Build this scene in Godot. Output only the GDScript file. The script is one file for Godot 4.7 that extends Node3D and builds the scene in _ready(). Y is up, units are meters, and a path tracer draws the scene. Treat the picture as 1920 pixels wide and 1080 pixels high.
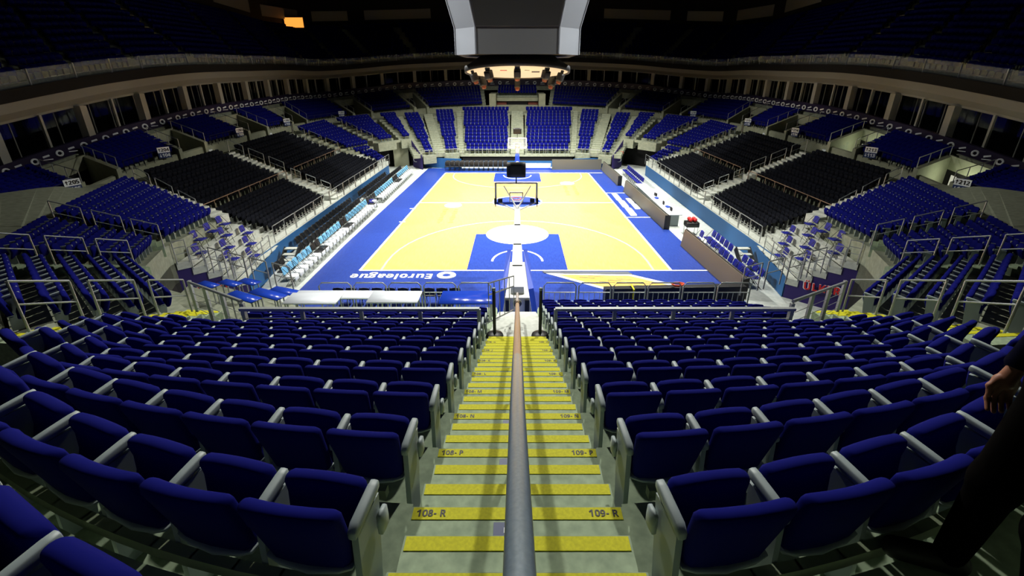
extends Node3D
# A basketball arena seen from the top of an end stand. X right, h up, Z = metres ahead of the camera (Godot -z).

const ORD := ["first", "second", "third", "fourth", "fifth", "sixth", "seventh", "eighth", "ninth", "tenth", "eleventh", "twelfth", "thirteenth", "fourteenth", "fifteenth", "sixteenth", "seventeenth", "eighteenth", "nineteenth", "twentieth", "twenty-first", "twenty-second", "twenty-third", "twenty-fourth", "twenty-fifth", "twenty-sixth", "twenty-seventh", "twenty-eighth", "twenty-ninth", "thirtieth", "thirty-first", "thirty-second", "thirty-third", "thirty-fourth", "thirty-fifth", "thirty-sixth", "thirty-seventh", "thirty-eighth", "thirty-ninth", "fortieth", "forty-first", "forty-second", "forty-third", "forty-fourth", "forty-fifth", "forty-sixth", "forty-seventh", "forty-eighth", "forty-ninth", "fiftieth"]
var M := {}
var taken := {}
var blue_at: Array[Transform3D] = []
var black_at: Array[Transform3D] = []
var upper_at: Array[Transform3D] = []
var rng := RandomNumberGenerator.new()
var seat_proto: Node3D
var black_proto: Node3D
var unit_box: BoxMesh

# ---------------------------------------------------------------- helpers
func W(x: float, h: float, z: float) -> Vector3:
	return Vector3(x, h, -z)

func numbered(n: String) -> String:
	if not taken.has(n):
		taken[n] = 0
		return n
	taken[n] += 1
	return "%s_%03d" % [n, taken[n]]

func mat(n: String, c: Color, rough := 0.7, metal := 0.0) -> StandardMaterial3D:
	var m := StandardMaterial3D.new()
	m.resource_name = n
	m.albedo_color = c
	m.roughness = rough
	m.metallic = metal
	M[n] = m
	return m

func noisy(n: String, a: Color, b: Color, freq: float, scale: Vector3, rough := 0.8, sd := 1, bump := 0.0) -> StandardMaterial3D:
	var m := mat(n, Color.WHITE, rough)
	var f := FastNoiseLite.new()
	f.seed = sd
	f.frequency = freq
	f.fractal_octaves = 5
	var t := NoiseTexture2D.new()
	t.width = 512
	t.height = 512
	t.seamless = true
	t.noise = f
	var g := Gradient.new()
	g.set_color(0, a)
	g.set_color(1, b)
	t.color_ramp = g
	m.albedo_texture = t
	m.uv1_triplanar = true
	m.uv1_world_triplanar = true
	m.uv1_scale = scale
	if bump > 0.0:
		var t2 := NoiseTexture2D.new()
		t2.width = 256
		t2.height = 256
		t2.seamless = true
		t2.noise = f
		t2.as_normal_map = true
		t2.bump_strength = bump
		m.normal_enabled = true
		m.normal_texture = t2
	return m

func tag(o: Node, label: String, category: String, group := "", kind := "") -> void:
	if label:
		o.set_meta("label", label)
	if category:
		o.set_meta("category", category)
	if group:
		o.set_meta("group", group)
	if kind:
		o.set_meta("kind", kind)

func thing(called: String, label: String, category: String, at := Vector3.ZERO, turn := 0.0, group := "", kind := "") -> Node3D:
	var o := Node3D.new()
	o.name = numbered(called)
	add_child(o)
	o.position = at
	o.rotation.y = turn
	tag(o, label, category, group, kind)
	return o

func part(called: String, mesh: Mesh, m: Material, parent: Node, at := Vector3.ZERO, label := "") -> MeshInstance3D:
	var o := MeshInstance3D.new()
	o.name = called if parent != self else numbered(called)
	o.mesh = mesh
	o.material_override = m
	o.position = at
	parent.add_child(o, true)
	if label:
		o.set_meta("label", label)
	return o

func begin() -> SurfaceTool:
	var st := SurfaceTool.new()
	st.begin(Mesh.PRIMITIVE_TRIANGLES)
	st.set_smooth_group(-1)
	return st

func done(st: SurfaceTool) -> ArrayMesh:
	st.generate_normals()
	return st.commit()

func tri(st: SurfaceTool, a: Vector3, b: Vector3, c: Vector3) -> void:
	st.add_vertex(a)
	st.add_vertex(b)
	st.add_vertex(c)

func quad(st: SurfaceTool, a: Vector3, b: Vector3, c: Vector3, d: Vector3) -> void:
	tri(st, a, b, c)
	tri(st, a, c, d)

# eight corners: bottom a b c d (ring), top e f g h (ring)
func hexa(st: SurfaceTool, a: Vector3, b: Vector3, c: Vector3, d: Vector3, e: Vector3, f: Vector3, g: Vector3, h: Vector3) -> void:
	quad(st, a, b, c, d)
	quad(st, h, g, f, e)
	quad(st, a, e, f, b)
	quad(st, b, f, g, c)
	quad(st, c, g, h, d)
	quad(st, d, h, e, a)

func add_box(st: SurfaceTool, c: Vector3, s: Vector3, basis := Basis.IDENTITY) -> void:
	var x := basis.x * s.x / 2.0
	var y := basis.y * s.y / 2.0
	var z := basis.z * s.z / 2.0
	hexa(st, c - x - y - z, c + x - y - z, c + x - y + z, c - x - y + z, c - x + y - z, c + x + y - z, c + x + y + z, c - x + y + z)

func box(s: Vector3, c := Vector3.ZERO, basis := Basis.IDENTITY) -> ArrayMesh:
	var st := begin()
	add_box(st, c, s, basis)
	return done(st)

func add_tube(st: SurfaceTool, pts: Array, r: float, n := 6) -> void:
	st.set_smooth_group(1)
	var rings := []
	for i in pts.size():
		var p: Vector3 = pts[i]
		var d: Vector3 = (pts[mini(i + 1, pts.size() - 1)] - pts[maxi(i - 1, 0)]).normalized()
		var u := d.cross(Vector3.UP if absf(d.y) < 0.9 else Vector3.RIGHT).normalized()
		var v := d.cross(u).normalized()
		var ring := []
		for k in n:
			var a := TAU * k / n
			ring.append(p + u * cos(a) * r + v * sin(a) * r)
		rings.append(ring)
	for i in rings.size() - 1:
		for k in n:
			quad(st, rings[i][k], rings[i + 1][k], rings[i + 1][(k + 1) % n], rings[i][(k + 1) % n])
	st.set_smooth_group(-1)
	for e in [0, rings.size() - 1]:
		for k in range(1, n - 1):
			tri(st, rings[e][0], rings[e][k], rings[e][k + 1])

func tube(pts: Array, r: float, n := 6) -> ArrayMesh:
	var st := begin()
	add_tube(st, pts, r, n)
	return done(st)

# rounded box with n cells a side, bent by a callable
func add_rounded(st: SurfaceTool, c: Vector3, s: Vector3, r: float, n: int, bend = null) -> void:
	st.set_smooth_group(1)
	var axes := [[Vector3.RIGHT, Vector3.UP, Vector3.BACK], [Vector3.LEFT, Vector3.UP, Vector3.FORWARD], [Vector3.UP, Vector3.BACK, Vector3.RIGHT], [Vector3.DOWN, Vector3.BACK, Vector3.LEFT], [Vector3.BACK, Vector3.RIGHT, Vector3.UP], [Vector3.FORWARD, Vector3.RIGHT, Vector3.DOWN]]
	var inner := s / 2.0 - Vector3(r, r, r)
	inner = inner.max(Vector3(0.001, 0.001, 0.001))
	for ax in axes:
		var g := []
		for i in n + 1:
			var line := []
			for j in n + 1:
				var q: Vector3 = (ax[0] + ax[1] * warp(i, n) + ax[2] * warp(j, n)) * s / 2.0
				var k := q.clamp(-inner, inner)
				var d := q - k
				var p := k + d.normalized() * r if d.length() > 0.0001 else q
				p = Vector3(clampf(p.x, -s.x / 2, s.x / 2), clampf(p.y, -s.y / 2, s.y / 2), clampf(p.z, -s.z / 2, s.z / 2)) + c
				line.append(bend.call(p) if bend != null else p)
			g.append(line)
		for i in n:
			for j in n:
				quad(st, g[i][j], g[i][j + 1], g[i + 1][j + 1], g[i + 1][j])
	st.set_smooth_group(-1)

func warp(i: int, n: int) -> float:
	var t := 2.0 * i / n - 1.0
	return signf(t) * (1.0 - pow(1.0 - absf(t), 1.6))

func rounded(c: Vector3, s: Vector3, r: float, n := 4, bend = null) -> ArrayMesh:
	var st := begin()
	add_rounded(st, c, s, r, n, bend)
	return done(st)

func lathe(profile: Array, n := 24, axis := Basis.IDENTITY, c := Vector3.ZERO) -> ArrayMesh:
	var st := begin()
	st.set_smooth_group(1)
	for i in profile.size() - 1:
		for k in n:
			var q := []
			for e in [[i, k], [i + 1, k], [i + 1, k + 1], [i, k + 1]]:
				var p: Vector2 = profile[e[0]]
				var a: float = TAU * e[1] / n
				q.append(c + axis * Vector3(p.x * cos(a), p.y, p.x * sin(a)))
			quad(st, q[0], q[1], q[2], q[3])
	return done(st)

# flat polygon lying on the floor (list of Vector2 X,Z), a few millimetres thick
func slab(poly: PackedVector2Array, h0: float, h1: float) -> ArrayMesh:
	var st := begin()
	var idx := Geometry2D.triangulate_polygon(poly)
	for i in range(0, idx.size(), 3):
		for h in [h0, h1]:
			tri(st, W(poly[idx[i]].x, h, poly[idx[i]].y), W(poly[idx[i + 1]].x, h, poly[idx[i + 1]].y), W(poly[idx[i + 2]].x, h, poly[idx[i + 2]].y))
	for i in poly.size():
		var a := poly[i]
		var b := poly[(i + 1) % poly.size()]
		quad(st, W(a.x, h0, a.y), W(b.x, h0, b.y), W(b.x, h1, b.y), W(a.x, h1, a.y))
	return done(st)

func band(pts: Array, w: float, h0: float, h1: float) -> ArrayMesh:   # a painted line following points (Vector2 X,Z)
	var st := begin()
	for i in pts.size() - 1:
		var a: Vector2 = pts[i]
		var b: Vector2 = pts[i + 1]
		var na := ((pts[mini(i + 1, pts.size() - 1)] - pts[maxi(i - 1, 0)]) as Vector2).normalized().orthogonal() * w / 2
		var nb := ((pts[mini(i + 2, pts.size() - 1)] - pts[i]) as Vector2).normalized().orthogonal() * w / 2
		hexa(st, W(a.x - na.x, h0, a.y - na.y), W(a.x + na.x, h0, a.y + na.y), W(b.x + nb.x, h0, b.y + nb.y), W(b.x - nb.x, h0, b.y - nb.y),
			W(a.x - na.x, h1, a.y - na.y), W(a.x + na.x, h1, a.y + na.y), W(b.x + nb.x, h1, b.y + nb.y), W(b.x - nb.x, h1, b.y - nb.y))
	return done(st)

func text(s: String, size: float, depth := 0.004, serif := false, bold := true) -> TextMesh:
	var t := TextMesh.new()
	var f := SystemFont.new()
	f.font_names = PackedStringArray(["Droid Serif" if serif else "Droid Sans"])
	f.font_weight = 700 if bold else 400
	t.font = f
	t.text = s
	t.font_size = 32
	t.pixel_size = size / 32.0
	t.depth = depth
	t.curve_step = 1.0
	return t

func arrow(d: float) -> ArrayMesh:
	var st := begin()
	add_box(st, Vector3(0, -0.03 * d, 0), Vector3(0.03, 0.1, 0.01))
	for z in [-0.005, 0.005]:
		tri(st, Vector3(-0.06, 0.02 * d, z), Vector3(0.06, 0.02 * d, z), Vector3(0, 0.1 * d, z))
	return done(st)

func nth(i: int) -> String:
	return ORD[mini(i, ORD.size() - 1)]

# ---------------------------------------------------------------- start
func _ready() -> void:
	rng.seed = 7
	var cam := Camera3D.new()
	cam.name = "camera"
	cam.projection = Camera3D.PROJECTION_FRUSTUM
	cam.near = 0.05
	cam.far = 300.0
	cam.size = 2.0 * 540.0 / 850.0 * cam.near
	cam.frustum_offset = Vector2(-10.0 / 850.0, -56.6 / 850.0) * cam.near
	cam.position = Vector3(0, 8.8, 0)
	cam.rotation_degrees = Vector3(-22, 0, 0)
	add_child(cam)
	cam.current = true
	var we := WorldEnvironment.new()
	we.name = "environment"
	var env := Environment.new()
	env.background_mode = Environment.BG_COLOR
	env.background_color = Color.BLACK
	env.tonemap_mode = Environment.TONE_MAPPER_LINEAR
	env.tonemap_exposure = 1.0
	env.sdfgi_enabled = true
	env.ssao_enabled = true
	env.ssil_enabled = true
	we.environment = env
	add_child(we)
	materials()
	floodlights()
	court()
	room()
	seats_made()
	end_stand()
	blocks()
	ring()
	scoreboard()
	hoops()
	courtside()
	rails()
	person()
	mass_seats()

func materials() -> void:
	noisy("concrete", Color(0.46, 0.49, 0.42), Color(0.60, 0.62, 0.54), 0.02, Vector3(0.35, 0.35, 0.35), 0.8, 3)
	noisy("stair_concrete", Color(0.46, 0.53, 0.43), Color(0.60, 0.67, 0.55), 0.03, Vector3(0.6, 0.6, 0.6), 0.75, 5)
	noisy("pale_step", Color(0.66, 0.68, 0.64), Color(0.78, 0.80, 0.77), 0.03, Vector3(0.4, 0.4, 0.4), 0.7, 6)
	noisy("parquet", Color(0.84, 0.65, 0.31), Color(0.93, 0.76, 0.41), 0.03, Vector3(0.9, 0.9, 0.08), 0.35, 8)
	noisy("court_blue", Color(0.10, 0.19, 0.49), Color(0.16, 0.27, 0.60), 0.04, Vector3(0.5, 0.5, 0.12), 0.35, 9)
	mat("line_white", Color(0.92, 0.92, 0.9), 0.4)
	mat("line_cream", Color(0.93, 0.85, 0.60), 0.4)
	noisy("pale_floor", Color(0.66, 0.70, 0.68), Color(0.78, 0.80, 0.78), 0.02, Vector3(0.3, 0.3, 0.3), 0.5, 10)
	mat("blue_cloth", Color(0.026, 0.045, 0.37), 0.9).metallic_specular = 0.2
	mat("blue_plastic", Color(0.06, 0.10, 0.52), 0.45)
	mat("black_cloth", Color(0.04, 0.052, 0.085), 0.85).metallic_specular = 0.25
	mat("black_plastic", Color(0.035, 0.037, 0.04), 0.5)
	mat("grey_plastic", Color(0.56, 0.61, 0.61), 0.5)
	mat("beam_paint", Color(0.50, 0.55, 0.44), 0.6)
	mat("steel", Color(0.64, 0.66, 0.66), 0.38, 0.55)
	mat("dark_steel", Color(0.12, 0.13, 0.14), 0.5, 0.3)
	noisy("pipe_paint", Color(0.38, 0.44, 0.48), Color(0.50, 0.56, 0.60), 0.05, Vector3(2, 2, 2), 0.35, 11)
	M["pipe_paint"].metallic = 0.2
	noisy("bare_pipe", Color(0.46, 0.37, 0.30), Color(0.62, 0.53, 0.45), 0.05, Vector3(2, 2, 2), 0.4, 12)
	noisy("yellow_tape", Color(0.68, 0.67, 0.01), Color(0.80, 0.79, 0.03), 0.05, Vector3(1.5, 1.5, 1.5), 0.8, 13)
	mat("label_black", Color(0.03, 0.03, 0.03), 0.6)
	mat("sign_blue", Color(0.04, 0.16, 0.36), 0.5)
	mat("sign_white", Color(0.85, 0.87, 0.88), 0.5)
	mat("purple", Color(0.13, 0.05, 0.36), 0.6)
	mat("purple_board", Color(0.11, 0.07, 0.20), 0.5)
	mat("red_print", Color(0.75, 0.08, 0.08), 0.5)
	mat("orange", Color(0.85, 0.32, 0.10), 0.5)
	mat("teal_wall", Color(0.12, 0.34, 0.55), 0.6)
	noisy("wall_paint", Color(0.52, 0.54, 0.45), Color(0.60, 0.61, 0.52), 0.015, Vector3(0.2, 0.2, 0.2), 0.85, 14)
	mat("fascia_paint", Color(0.50, 0.50, 0.47), 0.7)
	mat("pillar_paint", Color(0.60, 0.60, 0.56), 0.7)
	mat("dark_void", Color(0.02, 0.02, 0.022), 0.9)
	mat("roof_black", Color(0.03, 0.03, 0.035), 0.9)
	var g := mat("window_glass", Color(0.05, 0.06, 0.07, 0.35), 0.06)
	g.transparency = BaseMaterial3D.TRANSPARENCY_ALPHA
	var g2 := mat("clear_glass", Color(0.9, 0.95, 0.97, 0.12), 0.03)
	g2.transparency = BaseMaterial3D.TRANSPARENCY_ALPHA
	mat("board_grey", Color(0.37, 0.37, 0.33), 0.55)
	mat("board_brown", Color(0.36, 0.32, 0.27), 0.55)
	mat("score_grey", Color(0.22, 0.23, 0.24), 0.5)
	mat("score_pale", Color(0.32, 0.34, 0.37), 0.5)
	mat("score_screen", Color(0.10, 0.105, 0.10), 0.35)
	mat("white_paint", Color(0.86, 0.87, 0.86), 0.45)
	mat("pad_blue", Color(0.10, 0.26, 0.70), 0.55)
	mat("table_blue", Color(0.12, 0.26, 0.72), 0.22)
	mat("table_white", Color(0.86, 0.89, 0.92), 0.3)
	mat("towel_blue", Color(0.42, 0.68, 0.84), 0.8)
	mat("net_white", Color(0.88, 0.88, 0.86), 0.8)
	mat("rust_trim", Color(0.42, 0.20, 0.13), 0.7)
	mat("shirt", Color(0.025, 0.03, 0.10), 0.9).metallic_specular = 0.1
	mat("trousers", Color(0.022, 0.02, 0.02), 0.95).metallic_specular = 0.1
	mat("skin", Color(0.56, 0.36, 0.26), 0.6)
	mat("shoe", Color(0.03, 0.03, 0.03), 0.6)
	mat("hair", Color(0.03, 0.025, 0.02), 0.8)
	unit_box = BoxMesh.new()
	unit_box.size = Vector3.ONE

# ---------------------------------------------------------------- light
func glow(n: String, c: Color, e: float) -> StandardMaterial3D:
	var m := mat(n, Color(0.1, 0.1, 0.1), 0.5)
	m.emission_enabled = true
	m.emission = c
	m.emission_energy_multiplier = e
	return m

func floodlights() -> void:
	glow("lamp_glow", Color(1.0, 0.98, 0.94), 6.0)
	var rows := {
		"court": [[13.0, 20.5, 23.5, -0.5, 0.0, 24.5], [13.0, 20.5, 29.0, -0.5, 0.0, 29.0], [13.0, 20.5, 35.0, -0.5, 0.0, 35.0], [13.0, 20.5, 41.0, -0.5, 0.0, 40.5]],
		"near stand": [[4.5, 20.5, 19.0, 2.0, 4.0, 7.0]],
		"far stand": [[5.0, 20.5, 36.0, 4.0, 2.5, 50.0]],
	}
	var power := {"court": 720.0, "near stand": 330.0, "far stand": 430.0}
	var cone := {"court": 44.0, "near stand": 40.0, "far stand": 34.0}
	for kind in rows:
		for s in [-1, 1]:
			for i in rows[kind].size():
				var e: Array = rows[kind][i]
				var at := W(s * e[0], e[1], e[2])
				var aim := W(s * e[3], e[4], e[5])
				var t := thing("floodlight", "roof floodlight aimed at the %s, %s from the camera on the %s" % [kind, nth(i), "scorer side" if s > 0 else "bench side"], "floodlight", at, 0, "roof floodlights")
				var d := (aim - at).normalized()
				var bs := Basis.looking_at(d)
				part("housing", box(Vector3(0.7, 0.7, 0.5), Vector3.ZERO, bs), M.dark_steel, t)
				part("lens", lathe([Vector2(0, 0), Vector2(0.3, 0), Vector2(0.3, 0.02), Vector2(0, 0.02)], 20, bs * Basis(Vector3.RIGHT, PI / 2), d * 0.26), M.lamp_glow, t)
				part("hanger", tube([Vector3(0, 0.3, 0), Vector3(0, 2.4, 0)], 0.04), M.dark_steel, t)
				var l := SpotLight3D.new()
				l.name = "flood_beam"
				l.light_color = Color(1.0, 0.985, 0.95)
				l.light_energy = power[kind]
				l.light_size = 0.3
				l.spot_angle = cone[kind]
				l.spot_angle_attenuation = 1.0
				l.spot_range = 120.0
				l.spot_attenuation = 2.0
				l.shadow_enabled = true
				t.add_child(l)
				l.position = d * 0.34
				l.basis = bs

# ---------------------------------------------------------------- court
func court() -> void:
	# base floor under everything
	var fl := thing("floor", "pale arena floor around the blue and yellow court", "floor", Vector3.ZERO, 0, "", "structure")
	part("slab", slab(PackedVector2Array([Vector2(-40, -8), Vector2(40, -8), Vector2(40, 82), Vector2(-40, 82)]), -0.3, 0.0), M.pale_floor, fl)
	part("blue_apron", slab(PackedVector2Array([Vector2(-9.6, 11.5), Vector2(9.6, 11.5), Vector2(9.5, 18), Vector2(8.75, 46.0), Vector2(-9.0, 46.0), Vector2(-9.6, 24)]), 0.0, 0.012), M.court_blue, fl, Vector3.ZERO, "blue painted apron")
	var zn := 20.1
	var zf := 43.6
	part("wood_field", slab(PackedVector2Array([Vector2(-7.62, zn), Vector2(7.45, zn), Vector2(6.82, zf), Vector2(-6.92, zf)]), 0.0, 0.016), M.parquet, fl, Vector3.ZERO, "yellow wooden playing field")
	var lines := []
	lines.append([Vector2(-7.62, zn), Vector2(9.2, zn)])
	lines.append([Vector2(-7.62, zn), Vector2(-6.92, zf)])
	lines.append([Vector2(7.45, zn), Vector2(6.82, zf)])
	lines.append([Vector2(-6.92, zf), Vector2(8.2, zf)])
	lines.append([Vector2(-7.2, 32.6), Vector2(7.15, 32.6)])
	for l in [[8.75, 28.9], [8.6, 35.6]]:
		lines.append([Vector2(7.1, l[1]), Vector2(9.0, l[1])])
	for z in [27.9, 31.0]:
		lines.append([Vector2(-7.6, z), Vector2(-7.2, z)])
	for e in [[zn, 1.0, 2.45, 5.4], [zf, -1.0, 2.12, 3.9]]:
		var z0: float = e[0]
		var d: float = e[1]
		var w: float = e[2]
		var ln: float = e[3]
		part("painted_key", slab(PackedVector2Array([Vector2(-w, z0), Vector2(w, z0), Vector2(w, z0 + d * ln), Vector2(-w, z0 + d * ln)]), 0.0, 0.020), M.court_blue, fl)
		var three := []
		var rx := 6.6 if d > 0 else 6.0
		var rz := 6.9 if d > 0 else 5.2
		three.append(Vector2(-rx, z0))
		for k in 25:
			var a := PI * k / 24.0
			three.append(Vector2(-rx * cos(a), z0 + d * (1.1 + rz * sin(a))))
		three.append(Vector2(rx, z0))
		lines.append(three)
		var half := []
		for k in 17:
			var a := PI * k / 16.0
			half.append(Vector2(-1.28 * cos(a), z0 + d * (1.15 + 1.55 * sin(a))))
		lines.append(half)
		var disc := PackedVector2Array()
		for k in 36:
			var a := TAU * k / 36.0
			disc.append(Vector2(1.85 * cos(a), z0 + d * ln + 1.75 * sin(a)))
		if d > 0:
			part("white_circle", slab(disc, 0.0, 0.024), M.line_white, fl)
	var cc := PackedVector2Array()
	var cr := []
	for k in 41:
		var a := TAU * k / 40.0
		cr.append(Vector2(1.8 * cos(a), 32.9 + 1.6 * sin(a)))
		if k < 40:
			cc.append(cr[k])
	part("centre_circle", slab(cc, 0.0, 0.020), M.court_blue, fl)
	lines.append(cr)
	for l in lines:
		var soft: bool = l.size() == 27 or (l.size() == 2 and l[0].y == 32.6)
		part("painted_line", band(l, 0.11, 0.0, 0.026), M.line_cream if soft else M.line_white, fl)
	# lettering on the floor
	var t := part("lettering", text("Euroleague", 0.98, 0.03, false, true), M.line_white, fl, W(-5.92, 0.012, 19.42), "white upside-down lettering")
	t.basis = Basis(Vector3.UP, PI) * Basis(Vector3.RIGHT, -PI / 2) * Basis.from_scale(Vector3(0.74, 0.78, 1))
	var rg := part("ball_emblem", lathe([Vector2(0.2, 0), Vector2(0.2, 0.024), Vector2(0.36, 0.024), Vector2(0.36, 0)], 24), M.line_white, fl, W(-3.35, 0.004, 19.55))
	rg.scale = Vector3(1.0, 1, 0.8)
	rg = part("ball_emblem", lathe([Vector2(0.4, 0), Vector2(0.4, 0.024), Vector2(0.5, 0.024), Vector2(0.5, 0)], 28), M.line_white, fl, W(-3.35, 0.004, 19.55))
	rg.scale = Vector3(0.9, 1, 0.8)
	# faded advert rows on the wood
	mat("faded_red", Color(0.72, 0.38, 0.14), 0.5)
	for s in [[-4.75, 29.3, 1], [4.45, 36.5, -1]]:
		for r in 2:
			for k in 10:   # worn print too faint to read: short broken dashes
				var dx: float = s[0] + (r * 0.75 - 0.3) * s[2]
				var dz: float = s[1] - 1.6 + k * 0.34
				var q0 := 0.10 + 0.10 * absf(sin(k * 2.3 + r))
				part("worn_print", slab(PackedVector2Array([Vector2(dx - q0, dz), Vector2(dx + q0, dz + 0.05), Vector2(dx + q0, dz + 0.13), Vector2(dx - q0 * 0.4, dz + 0.10)]), 0.0, 0.022), M.faded_red, fl)
		var blob := PackedVector2Array()
		for k in 24:
			var a := TAU * k / 24.0
			blob.append(Vector2(s[0] + 0.1 * s[2] + 0.62 * cos(a), s[1] + 2.6 + 0.62 * sin(a)))
		part("white_emblem", slab(blob, 0.0, 0.022), M.line_white, fl)
	# white block lettering on the apron beside the scorer table
	for l in [[7.62, 8.08, 29.3, 31.3], [7.55, 8.02, 31.4, 33.3], [7.50, 7.92, 33.35, 35.4], [8.32, 8.72, 30.9, 32.4], [8.28, 8.66, 32.45, 33.9]]:
		var k: float = l[2]
		part("white_print", slab(PackedVector2Array([Vector2(l[0], k), Vector2(l[1] - 0.05, k), Vector2(l[1], k + 0.25), Vector2(l[1], l[3] - 0.2), Vector2(l[1] - 0.08, l[3]), Vector2(l[0], l[3])]), 0.0, 0.022), M.line_white, fl)

# ---------------------------------------------------------------- roof and outer walls
func room() -> void:
	var c := thing("ceiling", "black roof high over the whole arena", "ceiling", Vector3.ZERO, 0, "", "structure")
	part("deck", box(Vector3(92, 0.4, 100), W(0, 23.2, 36)), M.roof_black, c)
	for n in [["wall_left", Vector3(0.4, 24, 100), W(-45, 11.3, 36), "dark outer wall behind the bench-side upper deck"], ["wall_right", Vector3(0.4, 24, 100), W(45, 11.3, 36), "dark outer wall behind the scorer-side upper deck"], ["wall_far", Vector3(92, 24, 0.4), W(0, 11.3, 85), "dark outer wall behind the far upper deck"], ["wall_near", Vector3(92, 24, 0.4), W(0, 11.3, -13.5), "dark outer wall behind the camera"]]:
		var w := thing(n[0], n[3], "wall", Vector3.ZERO, 0, "", "structure")
		part("panel", box(n[1], n[2]), M.roof_black, w)

# ---------------------------------------------------------------- seats
func back_bend(p: Vector3) -> Vector3:
	var t := clampf((p.y - 0.40) / 0.42, 0, 1)
	p.x *= lerpf(0.86, 1.0, t)
	p.z += 0.55 * p.x * p.x - (p.y - 0.40) * 0.24
	p.y -= 0.35 * p.x * p.x * t
	return p

func pad_bend(p: Vector3) -> Vector3:
	p.y -= 0.55 * p.x * p.x
	p.z += 0.06 * sin((p.y - 0.38) * 7.0)
	return p

var arm_mesh: ArrayMesh
var leg_mesh: ArrayMesh
var plate_mesh: ArrayMesh

func seats_made() -> void:
	seat_proto = Node3D.new()
	part("backrest", rounded(Vector3(0, 0.61, -0.02), Vector3(0.45, 0.45, 0.085), 0.042, 6, back_bend), M.blue_cloth, seat_proto)
	part("cushion", rounded(Vector3(0, 0.535, 0.105), Vector3(0.40, 0.40, 0.09), 0.045, 6, pad_bend), M.blue_cloth, seat_proto)
	part("lip", rounded(Vector3(0, 0.385, -0.035), Vector3(0.42, 0.02, 0.09), 0.009, 4, func(p: Vector3): return p + Vector3(0, 0.9 * p.x * p.x, 0.5 * p.x * p.x)), M.grey_plastic, seat_proto, Vector3.ZERO, "grey lower edge of the shell")
	arm_mesh = rounded(Vector3(0, 0.0, 0), Vector3(0.05, 0.055, 0.25), 0.018, 4, func(p: Vector3): return p + Vector3(0, 0.12 * p.z - 0.35 * maxf(0, -p.z - 0.08), 0))
	var st := begin()
	hexa(st, Vector3(-0.016, 0, -0.1), Vector3(0.016, 0, -0.1), Vector3(0.016, 0, 0.06), Vector3(-0.016, 0, 0.06), Vector3(-0.016, 0.62, -0.05), Vector3(0.016, 0.62, -0.05), Vector3(0.016, 0.62, 0.16), Vector3(-0.016, 0.62, 0.16))
	leg_mesh = done(st)
	plate_mesh = rounded(Vector3.ZERO, Vector3(0.03, 0.12, 0.08), 0.01, 2)
	part("armrest", arm_mesh, M.grey_plastic, seat_proto, Vector3(0.23, 0.655, 0.07), "light grey armrest")
	part("support", leg_mesh, M.grey_plastic, seat_proto, Vector3(0.23, 0, 0.02))
	black_proto = Node3D.new()
	part("backrest", rounded(Vector3(0, 0.61, -0.02), Vector3(0.46, 0.45, 0.07), 0.033, 3, back_bend), M.black_cloth, black_proto)
	part("cushion", rounded(Vector3(0, 0.55, 0.15), Vector3(0.41, 0.36, 0.08), 0.036, 3, pad_bend), M.black_cloth, black_proto)
	part("support", box(Vector3(0.04, 0.55, 0.2), Vector3(0.23, 0.275, 0.03)), M.black_plastic, black_proto)

# facing: unit vector in X,Z plane (Godot space) that the sitter looks along
func seat_xf(at: Vector3, facing: Vector3, k: float) -> Transform3D:
	var z := Vector3(facing.x, 0, facing.z).normalized()
	var x := Vector3.UP.cross(z)
	return Transform3D(Basis(x * k, Vector3.UP * k, z * k), at)

func put_seat(proto: Node3D, called: String, xf: Transform3D, label: String, group: String, end_side := 0) -> void:
	var o: Node3D = proto.duplicate()
	o.name = numbered(called)
	add_child(o)
	o.transform = xf
	tag(o, label, "seat", group)
	if end_side != 0:
		if end_side < 0:
			part("armrest", arm_mesh, M.grey_plastic, o, Vector3(-0.23, 0.655, 0.07), "light grey end armrest")
			part("support", leg_mesh, M.grey_plastic, o, Vector3(-0.23, 0, 0.02))
		part("number_plate", plate_mesh, M.grey_plastic, o, Vector3(0.27 * end_side, 0.50, 0.14))

func mass_mesh(cloth: Material, trim: Material) -> ArrayMesh:
	var st := begin()
	add_rounded(st, Vector3(0, 0.61, -0.02), Vector3(0.46, 0.45, 0.075), 0.036, 2, back_bend)
	add_rounded(st, Vector3(0, 0.55, 0.15), Vector3(0.41, 0.38, 0.085), 0.04, 2, pad_bend)
	st.set_material(cloth)
	st.generate_normals()
	var m: ArrayMesh = st.commit()
	st = begin()
	add_box(st, Vector3(0.235, 0.64, 0.1), Vector3(0.045, 0.05, 0.28))
	add_box(st, Vector3(0.235, 0.3, 0.03), Vector3(0.03, 0.62, 0.16))
	st.set_material(trim)
	st.generate_normals()
	st.commit(m)
	return m

func mass_seats() -> void:
	for e in [["stadium_seats", blue_at, mass_mesh(M.blue_cloth, M.grey_plastic), "distant blue tip-up seats filling the lower bowl terraces"], ["upper_stadium_seats", upper_at, mass_mesh(M.blue_cloth, M.dark_steel), "dim blue seats filling the upper sections and the upper deck"], ["dark_stadium_seats", black_at, mass_mesh(M.black_cloth, M.black_plastic), "distant black tip-up seats filling the sideline stands"]]:
		var mm := MultiMesh.new()
		mm.transform_format = MultiMesh.TRANSFORM_3D
		mm.mesh = e[2]
		mm.instance_count = e[1].size()
		for i in e[1].size():
			mm.set_instance_transform(i, e[1][i])
		var o := MultiMeshInstance3D.new()
		o.name = e[0]
		o.multimesh = mm
		add_child(o)
		tag(o, e[3], "seats", "", "stuff")

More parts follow.
